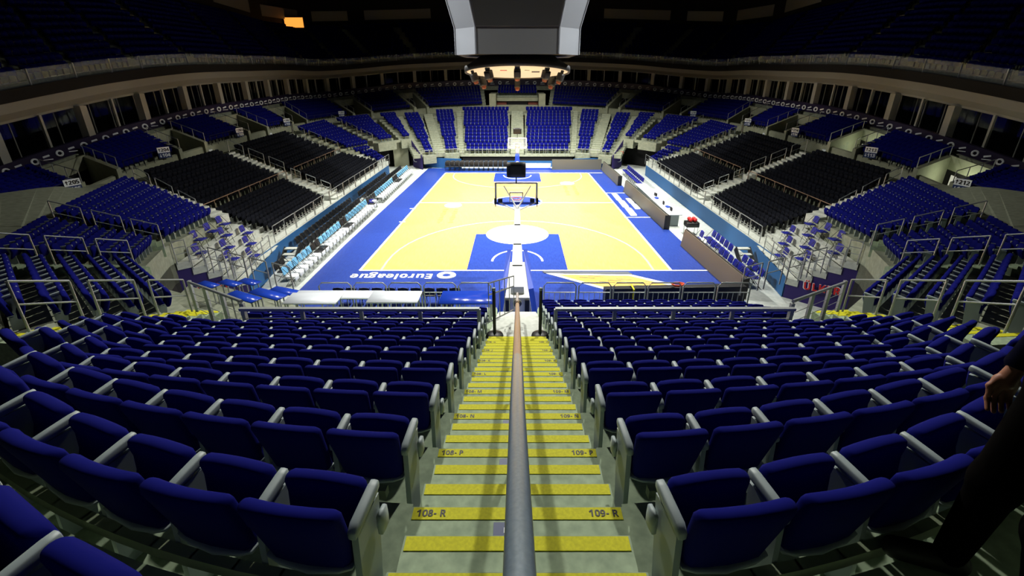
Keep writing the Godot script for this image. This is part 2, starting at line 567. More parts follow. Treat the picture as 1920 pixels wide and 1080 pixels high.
# ---------------------------------------------------------------- near end stand, sections 108 and 109
const ROWS := "RPNMLKJHGFEDCB"
const CURVE := [0.088, 0.054, 0.030, 0.015, 0.009, 0.006, 0.004, 0.003, 0.002, 0.001, 0, 0, 0, 0]
const XB := [3.0, 3.4, 3.75, 4.1, 4.4, 4.75, 5.0, 5.3, 6.0, 6.0, 6.0, 6.0, 6.0, 6.0]
const XE := [3.3, 3.9, 4.6, 5.15, 5.75, 6.15, 6.3, 6.3, 4.75, 5.6, 6.2, 6.2, 6.2, 6.2]
const SL := [0.5, 0.55, 0.6, 0.58, 0.48, 0.4, 0.33, 0.27, 0.1, 0, 0, 0, 0, 0]
const ZB := 1.06
const DZ := 0.735
const DH := 0.315

func floor_h(i: int) -> float:
	return 6.6 - DH * i

func row_z(i: int, x: float) -> float:   # rear edge of row i
	x = absf(x)
	if i < 0:
		return ZB + DZ * i + (0.15 * x * x if i == -1 else 0.1 * x * x)
	var xb: float = XB[i]
	var z: float = ZB + DZ * i + CURVE[i] * minf(x, xb) ** 2
	return z + maxf(0, x - xb) * SL[i]

func end_stand() -> void:
	for s in [-1, 1]:
		var sec := "bench-side section 108" if s < 0 else "scorer-side section 109"
		var ter := thing("seating_terrace", "concrete terrace rows of %s beside the yellow striped stairs" % sec, "terrace", Vector3.ZERO, 0, "", "structure")
		for i in range(-2, 14):
			var xe: float = XE[i] if i >= 0 else 2.9
			var h := floor_h(i) if i > -2 else floor_h(-1) + DH
			var st := begin()
			var n := 10
			for k in n:
				var xa := lerpf(0.575, xe, float(k) / n)
				var xb := lerpf(0.575, xe, float(k + 1) / n)
				var z0a := row_z(i, xa) if i > -2 else -3.0
				var z0b := row_z(i, xb) if i > -2 else -3.0
				var nxt := mini(i + 1, 13)
				var z1a := row_z(nxt, xa) if i < 13 else row_z(13, xa) + 1.0
				var z1b := row_z(nxt, xb) if i < 13 else row_z(13, xb) + 1.0
				hexa(st, W(s * xa, h - 0.6, z0a), W(s * xb, h - 0.6, z0b), W(s * xb, h - 0.6, z1b), W(s * xa, h - 0.6, z1a), W(s * xa, h, z0a), W(s * xb, h, z0b), W(s * xb, h, z1b), W(s * xa, h, z1a))
			part("step", done(st), M.stair_concrete, ter)
			if i > -2:
				st = begin()
				var bar := []
				for k in 13:
					var x := lerpf(0.75, xe - 0.1, k / 12.0)
					bar.append(W(s * x, h + 0.30, row_z(i, x) + 0.08))
				for k in 12:
					var d: Vector3 = bar[k + 1] - bar[k]
					add_box(st, (bar[k] + bar[k + 1]) / 2, Vector3(d.length() + 0.01, 0.06, 0.045), Basis(d.normalized(), Vector3.UP, d.normalized().cross(Vector3.UP)))
				part("seat_beam", done(st), M.beam_paint, ter)
			# seats of the row
			if i < -1:
				continue
			var x := 0.615
			var j := 0
			while true:
				var step := 0.435
				var slope := (row_z(i, x + 0.45) - row_z(i, x)) / 0.45
				var dx := step / sqrt(1 + slope * slope)
				if x + dx > xe:
					break
				var xm := x + dx / 2
				var z := row_z(i, xm) + 0.16
				var dirv := Vector3(-s * slope, 0, -1).normalized()
				if i == -1 and xm > (1.2 if s > 0 else 1.8):
					break
				var lab := ""
				if i == -1:
					lab = "blue tip-up seat behind row R of %s, %s from the stairs" % [sec, nth(j)]
				elif i < 8:
					lab = "blue tip-up seat in row %s of %s, %s from the yellow stairs" % [ROWS[i], sec, nth(j)]
				else:
					lab = "blue seat, %s, %s row below the barrier, %s from the stairs" % [sec, nth(i - 8), nth(j)]
				# local +x of the seat is to the sitter's left when looking along +z: mirror choice keeps the armrest away from the aisle
				var xf := seat_xf(W(s * xm, h, z), dirv, 0.9)
				if i >= 10:
					if s > 0 or i < 11:
						blue_at.append(xf)
					x += dx
					j += 1
					continue
				var end := 0
				if j == 0:
					end = -1 if xf.basis.x.x * s > 0 else 1
				put_seat(seat_proto, "stadium_seat", xf, lab, "blue seats of the near end stand", end)
				x += dx + (0.09 if i >= 0 and absf(x + dx - XB[maxi(i, 0)]) < dx else 0.0)
				j += 1
	# stairs between the two sections
	var stairs := thing("aisle_stairs", "concrete stairs with yellow nosing strips down between sections 108 and 109", "stairs", Vector3.ZERO, 0, "", "structure")
	for i in range(-2, 14):
		for k in 3:
			var z1 := ZB + DZ * (i + 1) + DZ / 3.0 * k
			var z0 := z1 - DZ / 3.0 - (DZ / 3.0 * 0 if k else 0.0)
			var h := 6.6 - DH * i - DH / 3.0 * k
			var hw := 0.575 - (0.012 * k)
			part("tread", box(Vector3(hw * 2, 0.4, z1 - z0), W(0, h - 0.2, (z0 + z1) / 2)), M.stair_concrete if i < 8 else M.pale_step, stairs)
			if i < 8:
				for s in [-1, 1]:
					part("nosing_strip", box(Vector3(hw - 0.02, 0.004, 0.072), W(s * (hw / 2 + 0.0), h + 0.002, z1 - 0.042)), M.yellow_tape, stairs, Vector3.ZERO, "yellow anti-slip strip")
					if k == 0 and i >= 0:
						var t := part("row_label", text("%s- %s" % ["108" if s < 0 else "109", ROWS[i]], 0.056, 0.002), M.label_black, stairs, W(s * 0.465, h + 0.005, z1 - 0.042))
						t.basis = Basis(Vector3.RIGHT, -PI / 2)
				if k == 0 and i in [0, 1, 2]:
					var sg := part("floor_sign", box(Vector3(0.1, 0.003, 0.08), W(-0.075, h + 0.002, z1 - 0.135)), M.sign_blue, stairs, Vector3.ZERO, "blue floor sticker")
					part("pictogram", box(Vector3(0.03, 0.002, 0.03), W(-0.055, h + 0.004, z1 - 0.14)), M.sign_white, sg)
	# front wall of the stand
	var fw := thing("wall_front", "concrete front wall of the near end stand", "wall", Vector3.ZERO, 0, "", "structure")
	for s in [-1, 1]:
		part("panel", box(Vector3(5.6, 2.5, 0.15), W(s * 3.4, 1.25, 11.65)), M.wall_paint, fw)

# ---------------------------------------------------------------- terraces made of straight-sided blocks
# af, ab: front and back corner at the first aisle; bf, bb: at the second. kind: 0 blue mass, 1 black mass, 2 blue singles, 3 black singles, 4 none
func block(af: Vector3, ab: Vector3, bf: Vector3, bb: Vector3, rows: int, kind: int, k: float, label: String, pale := false, seat_words := "", margin := 0.35, drop := 0.8) -> void:
	var ter := thing("seating_terrace", label, "terrace", Vector3.ZERO, 0, "", "structure")
	var pitch := 0.475 * k
	for j in rows:
		var t0 := float(j) / rows
		var t1 := float(j + 1) / rows
		var a0 := af.lerp(ab, t0)
		var a1 := af.lerp(ab, t1)
		var b0 := bf.lerp(bb, t0)
		var b1 := bf.lerp(bb, t1)
		a1.y = a0.y
		b1.y = b0.y
		var dn := Vector3(0, -drop, 0)
		var st := begin()
		hexa(st, a0 + dn, b0 + dn, b1 + dn, a1 + dn, a0, b0, b1, a1)
		part("step", done(st), M.pale_step if pale else M.concrete, ter)
		if kind == 4:
			continue
		var ra := a0.lerp(a1, 0.62)
		var rb := b0.lerp(b1, 0.62)
		var d := rb - ra
		var ln := d.length()
		var u := d / ln
		var f := Vector3.UP.cross(u)
		f.y = 0
		f = f.normalized()
		var to_front := (a0 + b0) / 2 - (a1 + b1) / 2
		if f.dot(to_front) < 0:
			f = -f
		var n := int((ln - 2 * margin) / pitch)
		var start := (ln - n * pitch) / 2 + pitch / 2
		for i in n:
			var p := ra + u * (start + i * pitch)
			var xf := seat_xf(p - f * 0.10 * k, f, k)
			if kind == 0:
				blue_at.append(xf)
			elif kind == 1:
				black_at.append(xf)
			elif kind == 2:
				put_seat(seat_proto, "stadium_seat", xf, "blue seat, %s row up, %s from the stairs, %s" % [nth(j), nth(i), seat_words], "blue seats of the near corners")
			elif kind == 3:
				put_seat(black_proto, "black_stadium_seat", xf, "black seat, %s row up, %s from the near stairs, %s" % [nth(j), nth(i), seat_words], "black seats of the sideline stands")

func V(x: float, h: float, z: float, s: int) -> Vector3:
	return W(x * s, h, z)

# stairs running up between two blocks, from p (front) to q (back)
func steps(p: Vector3, q: Vector3, width: float, n: int, label: String, m: Material, tape := false) -> void:
	var t := thing("aisle_stairs", label, "stairs", Vector3.ZERO, 0, "", "structure")
	var d := q - p
	var flat := Vector3(d.x, 0, d.z)
	var u := flat.normalized()
	var side := u.cross(Vector3.UP)
	for i in n:
		var a := p + flat * (float(i) / n)
		var h := p.y + d.y * float(i + 1) / n
		var c := a + flat * (0.5 / n)
		c.y = h - 0.2
		var bs := Basis(side, Vector3.UP, -u)
		part("tread", box(Vector3(width, 0.4, flat.length() / n), c, bs), m, t)
		if tape:
			var e := a + u * 0.05
			e.y = h + 0.003
			part("nosing_strip", box(Vector3(width * 0.9, 0.006, 0.08), e, bs), M.yellow_tape, t)

func blocks() -> void:
	for s in [-1, 1]:
		var sd := "bench-side" if s < 0 else "scorer-side"
		var A0f := V(7.45, 3.7, 9.15, s)
		var A0b := V(7.7, 5.1, 5.9, s)
		var A1f := V(11.4, 3.3, 12.6, s)
		var A1b := V(12.1, 4.6, 9.6, s)
		var A2f := V(12.9, 2.95, 15.5, s)
		var A2b := V(14.9, 4.2, 13.9, s)
		var A3f := V(13.7, 2.6, 20.2, s)
		var A3b := V(18.5, 3.9, 21.6, s)
		block(A0f, A0b, A1f, A1b, 5, 2, 0.95, "concrete %s corner terrace next to the end stand" % sd, false, "%s near corner block" % sd, 0.4, 1.5)
		block(A1f, A1b, A2f, A2b, 6, 0, 0.88, "concrete terrace of the second block round the %s corner" % sd, false, "", 0.4, 1.5)
		block(A2f, A2b, A3f, A3b, 8, 0, 0.85, "concrete terrace of the third block round the %s corner" % sd, false, "", 0.4, 1.5)
		steps(A0f + V(-0.45, 0.1, -0.2, s) * Vector3(1, 1, 1), A0b + V(-0.45, 0.1, -0.3, s), 0.85, 12, "yellow striped %s corner stairs beside the end stand" % sd, M.stair_concrete, true)
		for e in [[A1f, A1b, "second"], [A2f, A2b, "third"], [A3f, A3b, "fourth"]]:
			steps(e[0] + Vector3(0, 0.06, 0), e[1] + Vector3(0, 0.06, 0), 0.75, 14, "concrete aisle stairs, %s from the end stand on the %s" % [e[2], sd], M.pale_step if e[2] == "fourth" else M.stair_concrete)
		# sideline stands, upper and lower tiers
		var w := "upper %s block nearest the camera" % sd
		block(V(15.4, 2.35, 20.9, s), V(18.6, 3.95, 22.0, s), V(15.4, 2.3, 30.1, s), V(19.0, 4.0, 29.8, s), 7, 3, 0.82, "concrete terrace under the nearest upper black seats, %s" % sd, false, w, 0.45)
		block(V(15.4, 2.3, 30.9, s), V(19.0, 4.0, 30.6, s), V(15.4, 2.35, 39.8, s), V(19.2, 4.1, 39.0, s), 7, 1, 0.82, "concrete terrace under the farther upper black seats, %s" % sd, false, "", 0.3)
		block(V(12.5, 0.95, 21.8, s), V(15.2, 2.1, 21.4, s), V(12.5, 0.95, 29.6, s), V(15.2, 2.1, 29.9, s), 6, 1, 0.82, "steel terrace under the nearest lower black seats, %s" % sd, true, "", 0.5)
		block(V(12.5, 0.95, 31.0, s), V(15.2, 2.1, 31.0, s), V(12.6, 0.95, 42.5, s), V(15.2, 2.1, 40.5, s), 6, 1, 0.82, "steel terrace under the farther lower black seats, %s" % sd, true, "", 0.4)
		steps(V(15.4, 2.4, 30.5, s), V(19.0, 4.05, 30.2, s), 0.8, 14, "concrete aisle between the two upper black blocks, %s" % sd, M.pale_step)
		steps(V(15.4, 2.4, 39.9, s), V(19.2, 4.15, 39.3, s), 0.8, 14, "concrete aisle between black and far blue blocks, %s" % sd, M.pale_step)
		steps(V(12.2, 0.95, 30.3, s), V(15.3, 2.2, 30.5, s), 1.1, 8, "pale aisle between the two lower black blocks, %s" % sd, M.pale_step)
		# bare pale steps over the tunnel
		block(V(11.3, 0.9, 17.3, s), V(12.9, 2.5, 15.8, s), V(11.9, 0.9, 21.2, s), V(13.6, 2.4, 20.8, s), 5, 4, 1, "bare pale steel steps above the purple tunnel wall, %s" % sd, true, "", 0.3, 0.28)
		# far corner, over the far tunnel
		block(V(15.2, 2.5, 40.7, s), V(19.0, 4.2, 40.0, s), V(13.6, 2.5, 43.6, s), V(18.4, 4.4, 45.6, s), 9, 0, 0.82, "concrete terrace of the blue block after the black seats, %s" % sd)
		block(V(13.3, 2.7, 44.3, s), V(18.2, 4.4, 46.4, s), V(12.0, 2.7, 46.0, s), V(15.6, 4.5, 50.4, s), 9, 0, 0.82, "concrete terrace of the second far corner block, %s" % sd)
		block(V(11.6, 2.7, 46.4, s), V(15.2, 4.5, 51.2, s), V(10.6, 2.7, 47.4, s), V(13.4, 4.5, 53.4, s), 9, 0, 0.82, "concrete terrace of the third far corner block, %s" % sd)
		block(V(13.2, 1.0, 43.0, s), V(15.0, 2.3, 41.0, s), V(12.6, 1.0, 44.6, s), V(13.8, 2.3, 43.6, s), 5, 0, 0.8, "pale steps with blue seats by the far tunnel, %s" % sd, true)
		block(V(8.1, 1.35, 45.9, s), V(10.9, 4.4, 54.2, s), V(9.3, 1.3, 45.4, s), V(13.1, 4.4, 53.2, s), 13, 0, 0.85, "concrete terrace of the outer far wedge, %s" % sd, false, "", 0.2)
		block(V(5.9, 1.35, 47.0, s), V(7.3, 4.6, 56.6, s), V(7.4, 1.35, 46.4, s), V(9.9, 4.6, 55.6, s), 13, 0, 0.85, "concrete terrace of the inner far wedge, %s" % sd, false, "", 0.2)
		block(V(0.75, 1.2, 47.2, s), V(0.9, 4.8, 57.0, s), V(5.5, 1.2, 47.2, s), V(6.7, 4.8, 57.0, s), 13, 0, 0.9, "concrete terrace of the far end block beside the centre stairs, %s" % sd, false, "", 0.1)
		steps(V(5.7, 1.25, 47.1, s), V(7.0, 4.8, 56.8, s), 0.55, 20, "far aisle stairs beside the end block, %s" % sd, M.concrete)
		steps(V(7.75, 1.35, 46.2, s), V(10.4, 4.6, 55.0, s), 1.0, 20, "far aisle stairs between the two wedges, %s" % sd, M.concrete)
		steps(V(9.8, 1.35, 45.3, s), V(13.3, 4.5, 52.8, s), 0.9, 20, "far aisle stairs next to the far tunnel, %s" % sd, M.concrete)
		# front walls
		var tw := thing("wall_teal", "teal front wall of the %s stand" % sd, "wall", Vector3.ZERO, 0, "", "structure")
		part("panel", box(Vector3(0.12, 0.95, 24.6), V(12.1, 0.475, 30.3, s)), M.teal_wall, tw)
		part("ledge", box(Vector3(0.5, 0.06, 24.6), V(12.3, 0.95, 30.3, s)), M.pale_step, tw)
		var tq := begin()
		hexa(tq, V(11.28, 0, 17.35, s), V(11.85, 0, 21.2, s), V(11.93, 0, 21.2, s), V(11.36, 0, 17.35, s), V(11.28, 0.9, 17.35, s), V(11.85, 0.9, 21.2, s), V(11.93, 0.9, 21.2, s), V(11.36, 0.9, 17.35, s))
		part("panel", done(tq), M.teal_wall, tw)
		var pw := thing("wall_purple", "dark purple tunnel wall with red lettering in the near %s corner" % sd, "wall", Vector3.ZERO, 0, "", "structure")
		for j in 5:
			var pa := V(lerpf(11.32, 12.92, j / 5.0), 0, lerpf(17.32, 15.82, j / 5.0), s)
			var pb := V(lerpf(11.32, 12.92, (j + 1) / 5.0), 0, lerpf(17.32, 15.82, (j + 1) / 5.0), s)
			var ph := Vector3(0, 0.9 + 1.6 * j / 5.0 - 0.28, 0)
			var th := V(0.08, 0, -0.08, s)
			var sw := begin()
			hexa(sw, pa, pb, pb + th, pa + th, pa + ph, pb + ph, pb + th + ph, pa + th + ph)
			part("panel", done(sw), M.purple, pw)
		var wdir: Vector3 = V(1.6, 0, -1.5, s).normalized() * s
		var wb := Basis(wdir, Vector3.UP, wdir.cross(Vector3.UP))
		for e in [[M.sign_white, 1.06, 0.0], [M.red_print, 1.0, 0.015]]:
			var lt := part("lettering", text("ÜLKER", 0.42, 0.02), e[0], pw, V(12.2, 0.85, 16.4, s) + wb.z * (0.03 + e[2]), "red lettering with a white edge" if e[1] == 1.0 else "")
			lt.basis = wb * Basis(Vector3.BACK, 0.1) * Basis.from_scale(Vector3(e[1], e[1] * 1.04, 1))
		# dark mouth of the near tunnel and fascia below the corner blocks
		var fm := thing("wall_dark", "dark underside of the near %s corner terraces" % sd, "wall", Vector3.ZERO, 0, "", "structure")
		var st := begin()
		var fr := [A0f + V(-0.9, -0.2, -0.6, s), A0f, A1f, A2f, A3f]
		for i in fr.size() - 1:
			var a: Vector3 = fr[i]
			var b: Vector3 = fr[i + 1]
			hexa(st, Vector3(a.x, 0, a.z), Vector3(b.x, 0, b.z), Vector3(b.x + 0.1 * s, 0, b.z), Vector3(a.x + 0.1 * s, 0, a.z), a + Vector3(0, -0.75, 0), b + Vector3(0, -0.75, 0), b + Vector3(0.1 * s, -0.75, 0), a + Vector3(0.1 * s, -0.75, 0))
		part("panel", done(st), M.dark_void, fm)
		# far tunnel and purple wall
		var ft := thing("wall_tunnel", "dark mouth of the far tunnel, %s" % sd, "wall", Vector3.ZERO, 0, "", "structure")
		part("opening", box(Vector3(3.4, 2.5, 0.1), V(12.6, 1.25, 47.6, s), Basis(Vector3.UP, s * -0.75)), M.dark_void, ft)
		part("lintel", box(Vector3(3.6, 0.22, 0.3), V(12.2, 2.62, 46.2, s), Basis(Vector3.UP, s * -0.85)), M.concrete, ft)
		if s < 0:
			part("side_wall", box(Vector3(1.5, 2.4, 0.1), V(11.9, 1.2, 47.0, s), Basis(Vector3.UP, s * -0.3)), M.wall_paint, ft)
		var fp := thing("wall_purple", "purple wall panel with an emblem by the far tunnel, %s" % sd, "wall", Vector3.ZERO, 0, "", "structure")
		st = begin()
		hexa(st, V(9.4, 0, 45.2, s), V(10.7, 0, 46.8, s), V(10.7, 0, 46.9, s), V(9.4, 0, 45.3, s), V(9.4, 1.3, 45.2, s), V(10.7, 2.7, 46.8, s), V(10.7, 2.7, 46.9, s), V(9.4, 1.3, 45.3, s))
		part("panel", done(st), M.purple, fp)
		var em := part("emblem", lathe([Vector2(0.28, 0), Vector2(0.28, 0.03), Vector2(0.36, 0.03), Vector2(0.36, 0)], 20, Basis(Vector3.UP, s * -0.9) * Basis(Vector3.RIGHT, PI / 2)), M.sign_white, fp, V(10.2, 0.9, 46.1, s))
		em.scale = Vector3(1, 0.8, 1)
		if s > 0:
			var rt := part("lettering", text("ÜLKER", 0.3, 0.02), M.red_print, fp, V(10.25, 1.6, 46.05, s))
			rt.basis = Basis(Vector3.UP, s * -0.85)
		# far front wall
		var fw := thing("wall_far_front", "teal front wall under the far seats, %s" % sd, "wall", Vector3.ZERO, 0, "", "structure")
		part("panel", box(Vector3(3.9, 1.0, 0.1), V(7.5, 0.5, 46.1, s), Basis(Vector3.UP, s * 0.22)), M.teal_wall, fw)
		part("panel", box(Vector3(5.6, 0.6, 0.1), V(2.8, 0.3, 46.8, s)), M.teal_wall, fw)
		part("slot", box(Vector3(5.6, 0.45, 0.1), V(2.8, 0.82, 46.9, s)), M.dark_void, fw)
		part("edge", box(Vector3(5.8, 0.14, 0.3), V(2.9, 1.12, 46.9, s)), M.concrete, fw)
	steps(W(0, 1.25, 47.2), W(0, 4.8, 57.0), 1.4, 22, "grey centre stairs between the two far end blocks", M.concrete)

# ---------------------------------------------------------------- ring: concourse, 200 sections, ribbon board, suites, upper deck
const INNER := [[20.3, 2.9, 12.0], [20.3, 3.45, 18.5], [20.3, 3.7, 20.8], [20.3, 3.98, 23.3], [20.3, 4.25, 27.6], [20.3, 4.45, 35.0], [20.3, 4.45, 42.0], [19.8, 4.4, 47.0], [18.3, 4.45, 51.5], [15.5, 4.6, 55.0], [11.5, 4.8, 57.6], [6.5, 5.0, 58.6], [0.0, 5.15, 59.0]]
const OUTER := [[24.0, 2.9, 12.0], [24.0, 3.95, 19.5], [24.0, 4.33, 22.3], [24.0, 4.72, 25.2], [24.0, 5.22, 29.5], [24.0, 5.72, 36.0], [24.0, 5.9, 44.0], [24.0, 6.03, 51.0], [23.2, 5.98, 57.5], [20.3, 6.3, 62.5], [15.5, 6.8, 65.2], [8.0, 7.15, 66.0], [0.0, 7.3, 66.3]]
const LOWER := [[7.7, 5.1, 5.9], [12.1, 4.6, 9.6], [14.9, 4.2, 13.9], [18.5, 3.9, 21.6], [19.0, 4.0, 30.2], [19.2, 4.1, 39.3], [18.4, 4.3, 45.6], [15.6, 4.5, 50.6], [13.3, 4.45, 53.4], [10.0, 4.6, 55.6], [6.7, 4.8, 57.0], [0.0, 4.8, 57.0]]

func along(list: Array, u: float, s: int) -> Vector3:
	u = clampf(u, 0, list.size() - 1)
	var i := mini(int(u), list.size() - 2)
	var f := u - i
	# Catmull-Rom through the stations
	var p := []
	for k in [-1, 0, 1, 2]:
		var q: Array = list[clampi(i + k, 0, list.size() - 1)]
		p.append(Vector3(q[0], q[1], q[2]))
	if i + 2 > list.size() - 1:   # mirror across the centre line
		var q: Array = list[list.size() - 2]
		p[3] = Vector3(-q[0], q[1], q[2])
	var v: Vector3 = p[1].cubic_interpolate(p[2], p[0], p[3], f)
	return W(v.x * s, v.y, v.z)

func rung(u: float, t: float, s: int) -> Vector3:
	return along(INNER, u, s).lerp(along(OUTER, u, s), t)

# a swept band along the ring between two profile callables (u -> [bottom inner, bottom outer, top outer, top inner])
func sweep(u0: float, u1: float, du: float, f: Callable) -> ArrayMesh:
	var st := begin()
	var n := maxi(1, int(ceil((u1 - u0) / du)))
	for i in n:
		var a: Array = f.call(lerpf(u0, u1, float(i) / n))
		var b: Array = f.call(lerpf(u0, u1, float(i + 1) / n))
		hexa(st, a[0], b[0], b[1], a[1], a[3], b[3], b[2], a[2])
	return done(st)

const SECTIONS := [[0.2, 2.0, "205", 1.75], [3.05, 4.0, "204", 3.75], [4.45, 5.0, "203", 4.85], [5.5, 6.0, "202", 5.88], [6.65, 8.0, "201", 7.75], [8.8, 9.75, "", 9.45], [10.25, 11.35, "", 11.0]]
const DOORS := [[2.0, 2.9], [4.0, 4.35], [5.02, 5.4], [6.05, 6.55], [8.12, 8.65], [9.8, 10.12]]
const RIGHT_NAMES := {"205": "212", "204": "213", "203": "214", "202": "215", "201": "216"}

func ring() -> void:
	for s in [-1, 1]:
		var sd := "bench-side" if s < 0 else "scorer-side"
		var cf := thing("concourse_floor", "concrete walkway behind the lower seats, %s" % sd, "walkway", Vector3.ZERO, 0, "", "structure")
		var st := begin()
		for i in 44:
			var ua := lerpf(0.0, 11.0, i / 44.0)
			var ub := lerpf(0.0, 11.0, (i + 1) / 44.0)
			var a := along(LOWER, ua, s)
			var b := along(LOWER, ub, s)
			var c := along(INNER, ub / 11.0 * 12.0, s)
			var d := along(INNER, ua / 11.0 * 12.0, s)
			var dn := Vector3(0, -0.25, 0)
			c.y = b.y
			d.y = a.y
			hexa(st, a + dn * 2, b + dn * 2, c + dn * 2, d + dn * 2, a + dn, b + dn, c + dn, d + dn)
		part("slab", done(st), M.concrete, cf)
		# parapet wall under the 200 seats
		var pw := thing("wall_parapet", "beige concourse wall under the upper blue sections, %s" % sd, "wall", Vector3.ZERO, 0, "", "structure")
		part("panel", sweep(0.0, 12.0, 0.25, func(u):
			var a := rung(u, 0.0, s)
			var b := rung(u, 0.04, s)
			return [a - Vector3(0, 1.4, 0), b - Vector3(0, 1.4, 0), b + Vector3(0, 0.12, 0), a + Vector3(0, 0.12, 0)]), M.wall_paint, pw)
		var ter := thing("seating_terrace", "concrete terrace of the upper blue sections, %s" % sd, "terrace", Vector3.ZERO, 0, "", "structure")
		var rows := 6
		for j in rows:
			for e in SECTIONS:
				part("step", sweep(maxf(0, e[0] - 0.12), e[1] + 0.08, 0.25, func(u):
					var a := rung(u, (j + 0.3) / (rows + 0.6), s)
					var b := rung(u, (j + 1.3) / (rows + 0.6), s)
					b.y = a.y
					var dn := Vector3(0, -0.9, 0)
					return [a + dn, b + dn, b, a]), M.concrete, ter)
				# seats
				var u: float = e[0]
				while u < e[1]:
					var p := rung(u, (j + 0.85) / (rows + 0.6), s)
					p.y = rung(u, (j + 0.3) / (rows + 0.6), s).y
					var f := rung(u, 0, s) - rung(u, 1, s)
					var tang := (rung(u + 0.02, 0.5, s) - rung(u - 0.02, 0.5, s)) / 0.04
					upper_at.append(seat_xf(p, f, 0.72))
					u += 0.36 / tang.length()
		# openings (vomitories)
		var di := 0
		for e in DOORS:
			var vm := thing("vomitory_%s" % ("entrance"), "concourse doorway, %s from the camera on the %s" % [nth(di), sd], "doorway", Vector3.ZERO, 0, "", "structure")
			var u0: float = e[0]
			var u1: float = e[1]
			for uu in [u0, u1]:
				st = begin()
				var a := rung(uu, -0.05, s)
				var b := rung(uu, 0.7, s)
				var t := (rung(u1, 0, s) - rung(u0, 0, s)).normalized() * 0.14
				var top := maxf(rung(uu, 0.7, s).y, a.y) + 0.35
				hexa(st, a + Vector3(0, -1.5, 0) - t, b + Vector3(0, -1.5, 0) - t, b + Vector3(0, -1.5, 0) + t, a + Vector3(0, -1.5, 0) + t, Vector3(a.x, a.y + 0.5, a.z) - t, Vector3(b.x, top, b.z) - t, Vector3(b.x, top, b.z) + t, Vector3(a.x, a.y + 0.5, a.z) + t)
				part("side_wall", done(st), M.wall_paint, vm)
				var ra := Vector3(a.x, a.y + 0.5, a.z)
				var rb2 := Vector3(b.x, top, b.z)
				var upv := Vector3(0, 0.55, 0)
				part("rail", tube([ra + upv, rb2 + upv], 0.022, 5), M.steel, vm)
				for k in 4:
					var pp := ra.lerp(rb2, k / 3.0)
					part("rail_post", tube([pp, pp + upv], 0.02, 5), M.steel, vm)
			var ba := rung(u0, 0.7, s)
			var bb := rung(u1, 0.7, s)
			var up := Vector3(0, 1, 0)
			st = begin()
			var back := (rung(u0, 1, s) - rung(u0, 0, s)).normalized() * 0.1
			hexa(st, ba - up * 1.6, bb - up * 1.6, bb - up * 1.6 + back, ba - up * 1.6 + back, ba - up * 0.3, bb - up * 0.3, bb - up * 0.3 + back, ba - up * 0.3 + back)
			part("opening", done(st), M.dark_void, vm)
			st = begin()
			hexa(st, ba - up * 0.3, bb - up * 0.3, bb - up * 0.3 + back, ba - up * 0.3 + back, ba + up * 0.4, bb + up * 0.4, bb + up * 0.4 + back, ba + up * 0.4 + back)
			part("lintel", done(st), M.wall_paint, vm)
			# a white door leaf standing in the parapet wall
			var dp := along(INNER, u1 + 0.03, s)
			part("door_leaf", box(Vector3(0.08, 0.9, 0.55), dp + Vector3(-s * 0.1, -0.55, 0)), M.sign_white, vm)
			# lit corridor on the scorer side near openings
			if s > 0 and di < 2:
				st = begin()
				var ca := rung(u0 + (u1 - u0) * 0.35, 0.66, s)
				var cb := rung(u0 + (u1 - u0) * 0.8, 0.66, s)
				hexa(st, ca - up * 1.3, cb - up * 1.3, cb - up * 1.3 + back * 0.3, ca - up * 1.3 + back * 0.3, ca - up * 0.45, cb - up * 0.45, cb - up * 0.45 + back * 0.3, ca - up * 0.45 + back * 0.3)
				if not M.has("corridor_glow"):
					glow("corridor_glow", Color(0.95, 0.95, 0.85), 0.55)
				part("lit_corridor", done(st), M.corridor_glow, vm)
				var cl := OmniLight3D.new()
				cl.name = "corridor_light"
				cl.light_color = Color(0.95, 0.97, 0.85)
				cl.light_energy = 1.1 if di == 0 else 0.7
				cl.light_size = 0.15
				cl.omni_range = 60.0
				cl.omni_attenuation = 2.0
				cl.shadow_enabled = true
				vm.add_child(cl)
				cl.position = rung((u0 + u1) / 2, 0.5, s) - up * 0.25
			di += 1
		# sign panels hung on the parapet rail
		for e in SECTIONS:
			if e[2] == "":
				continue
			var nm: String = e[2] if s < 0 else RIGHT_NAMES[e[2]]
			var p := along(INNER, e[3], s)
			var f := (rung(e[3], 0, s) - rung(e[3], 1, s))
			f.y = 0
			f = f.normalized()
			var sg := thing("section_sign", "section sign reading %s over %s, %s from the camera, %s parapet" % [nm, "1" + nm.substr(1), nth(SECTIONS.find(e)), sd], "sign", p + f * 0.22 + Vector3(0, 0.5, 0), atan2(f.x, f.z), "section signs on the parapet")
			part("upper_panel", box(Vector3(0.62, 0.3, 0.03), Vector3(0, 0.15, 0)), M.sign_white, sg)
			part("lower_panel", box(Vector3(0.62, 0.3, 0.03), Vector3(0, -0.15, 0)), M.sign_blue, sg)
			part("lettering", text(nm, 0.25, 0.02), M.label_black, sg, Vector3(0.07, 0.15, 0.025))
			part("arrow", arrow(1.0), M.label_black, sg, Vector3(-0.21, 0.15, 0.025))
			part("lettering", text("1" + nm.substr(1), 0.25, 0.02), M.sign_white, sg, Vector3(0.07, -0.15, 0.025))
			part("arrow", arrow(-1.0), M.sign_white, sg, Vector3(-0.21, -0.15, 0.025))
		# ribbon board
		var rb := thing("ribbon_board", "long dark purple ribbon board with white emblems, %s" % sd, "board", Vector3.ZERO, 0, "", "structure")
		part("kerb", sweep(0.0, 12.0, 0.2, func(u):
			var a := rung(u, 0.97, s)
			var b := rung(u, 1.02, s)
			return [a + Vector3(0, -0.35, 0), b + Vector3(0, -0.35, 0), b + Vector3(0, 0.12, 0), a + Vector3(0, 0.12, 0)]), M.concrete, rb)
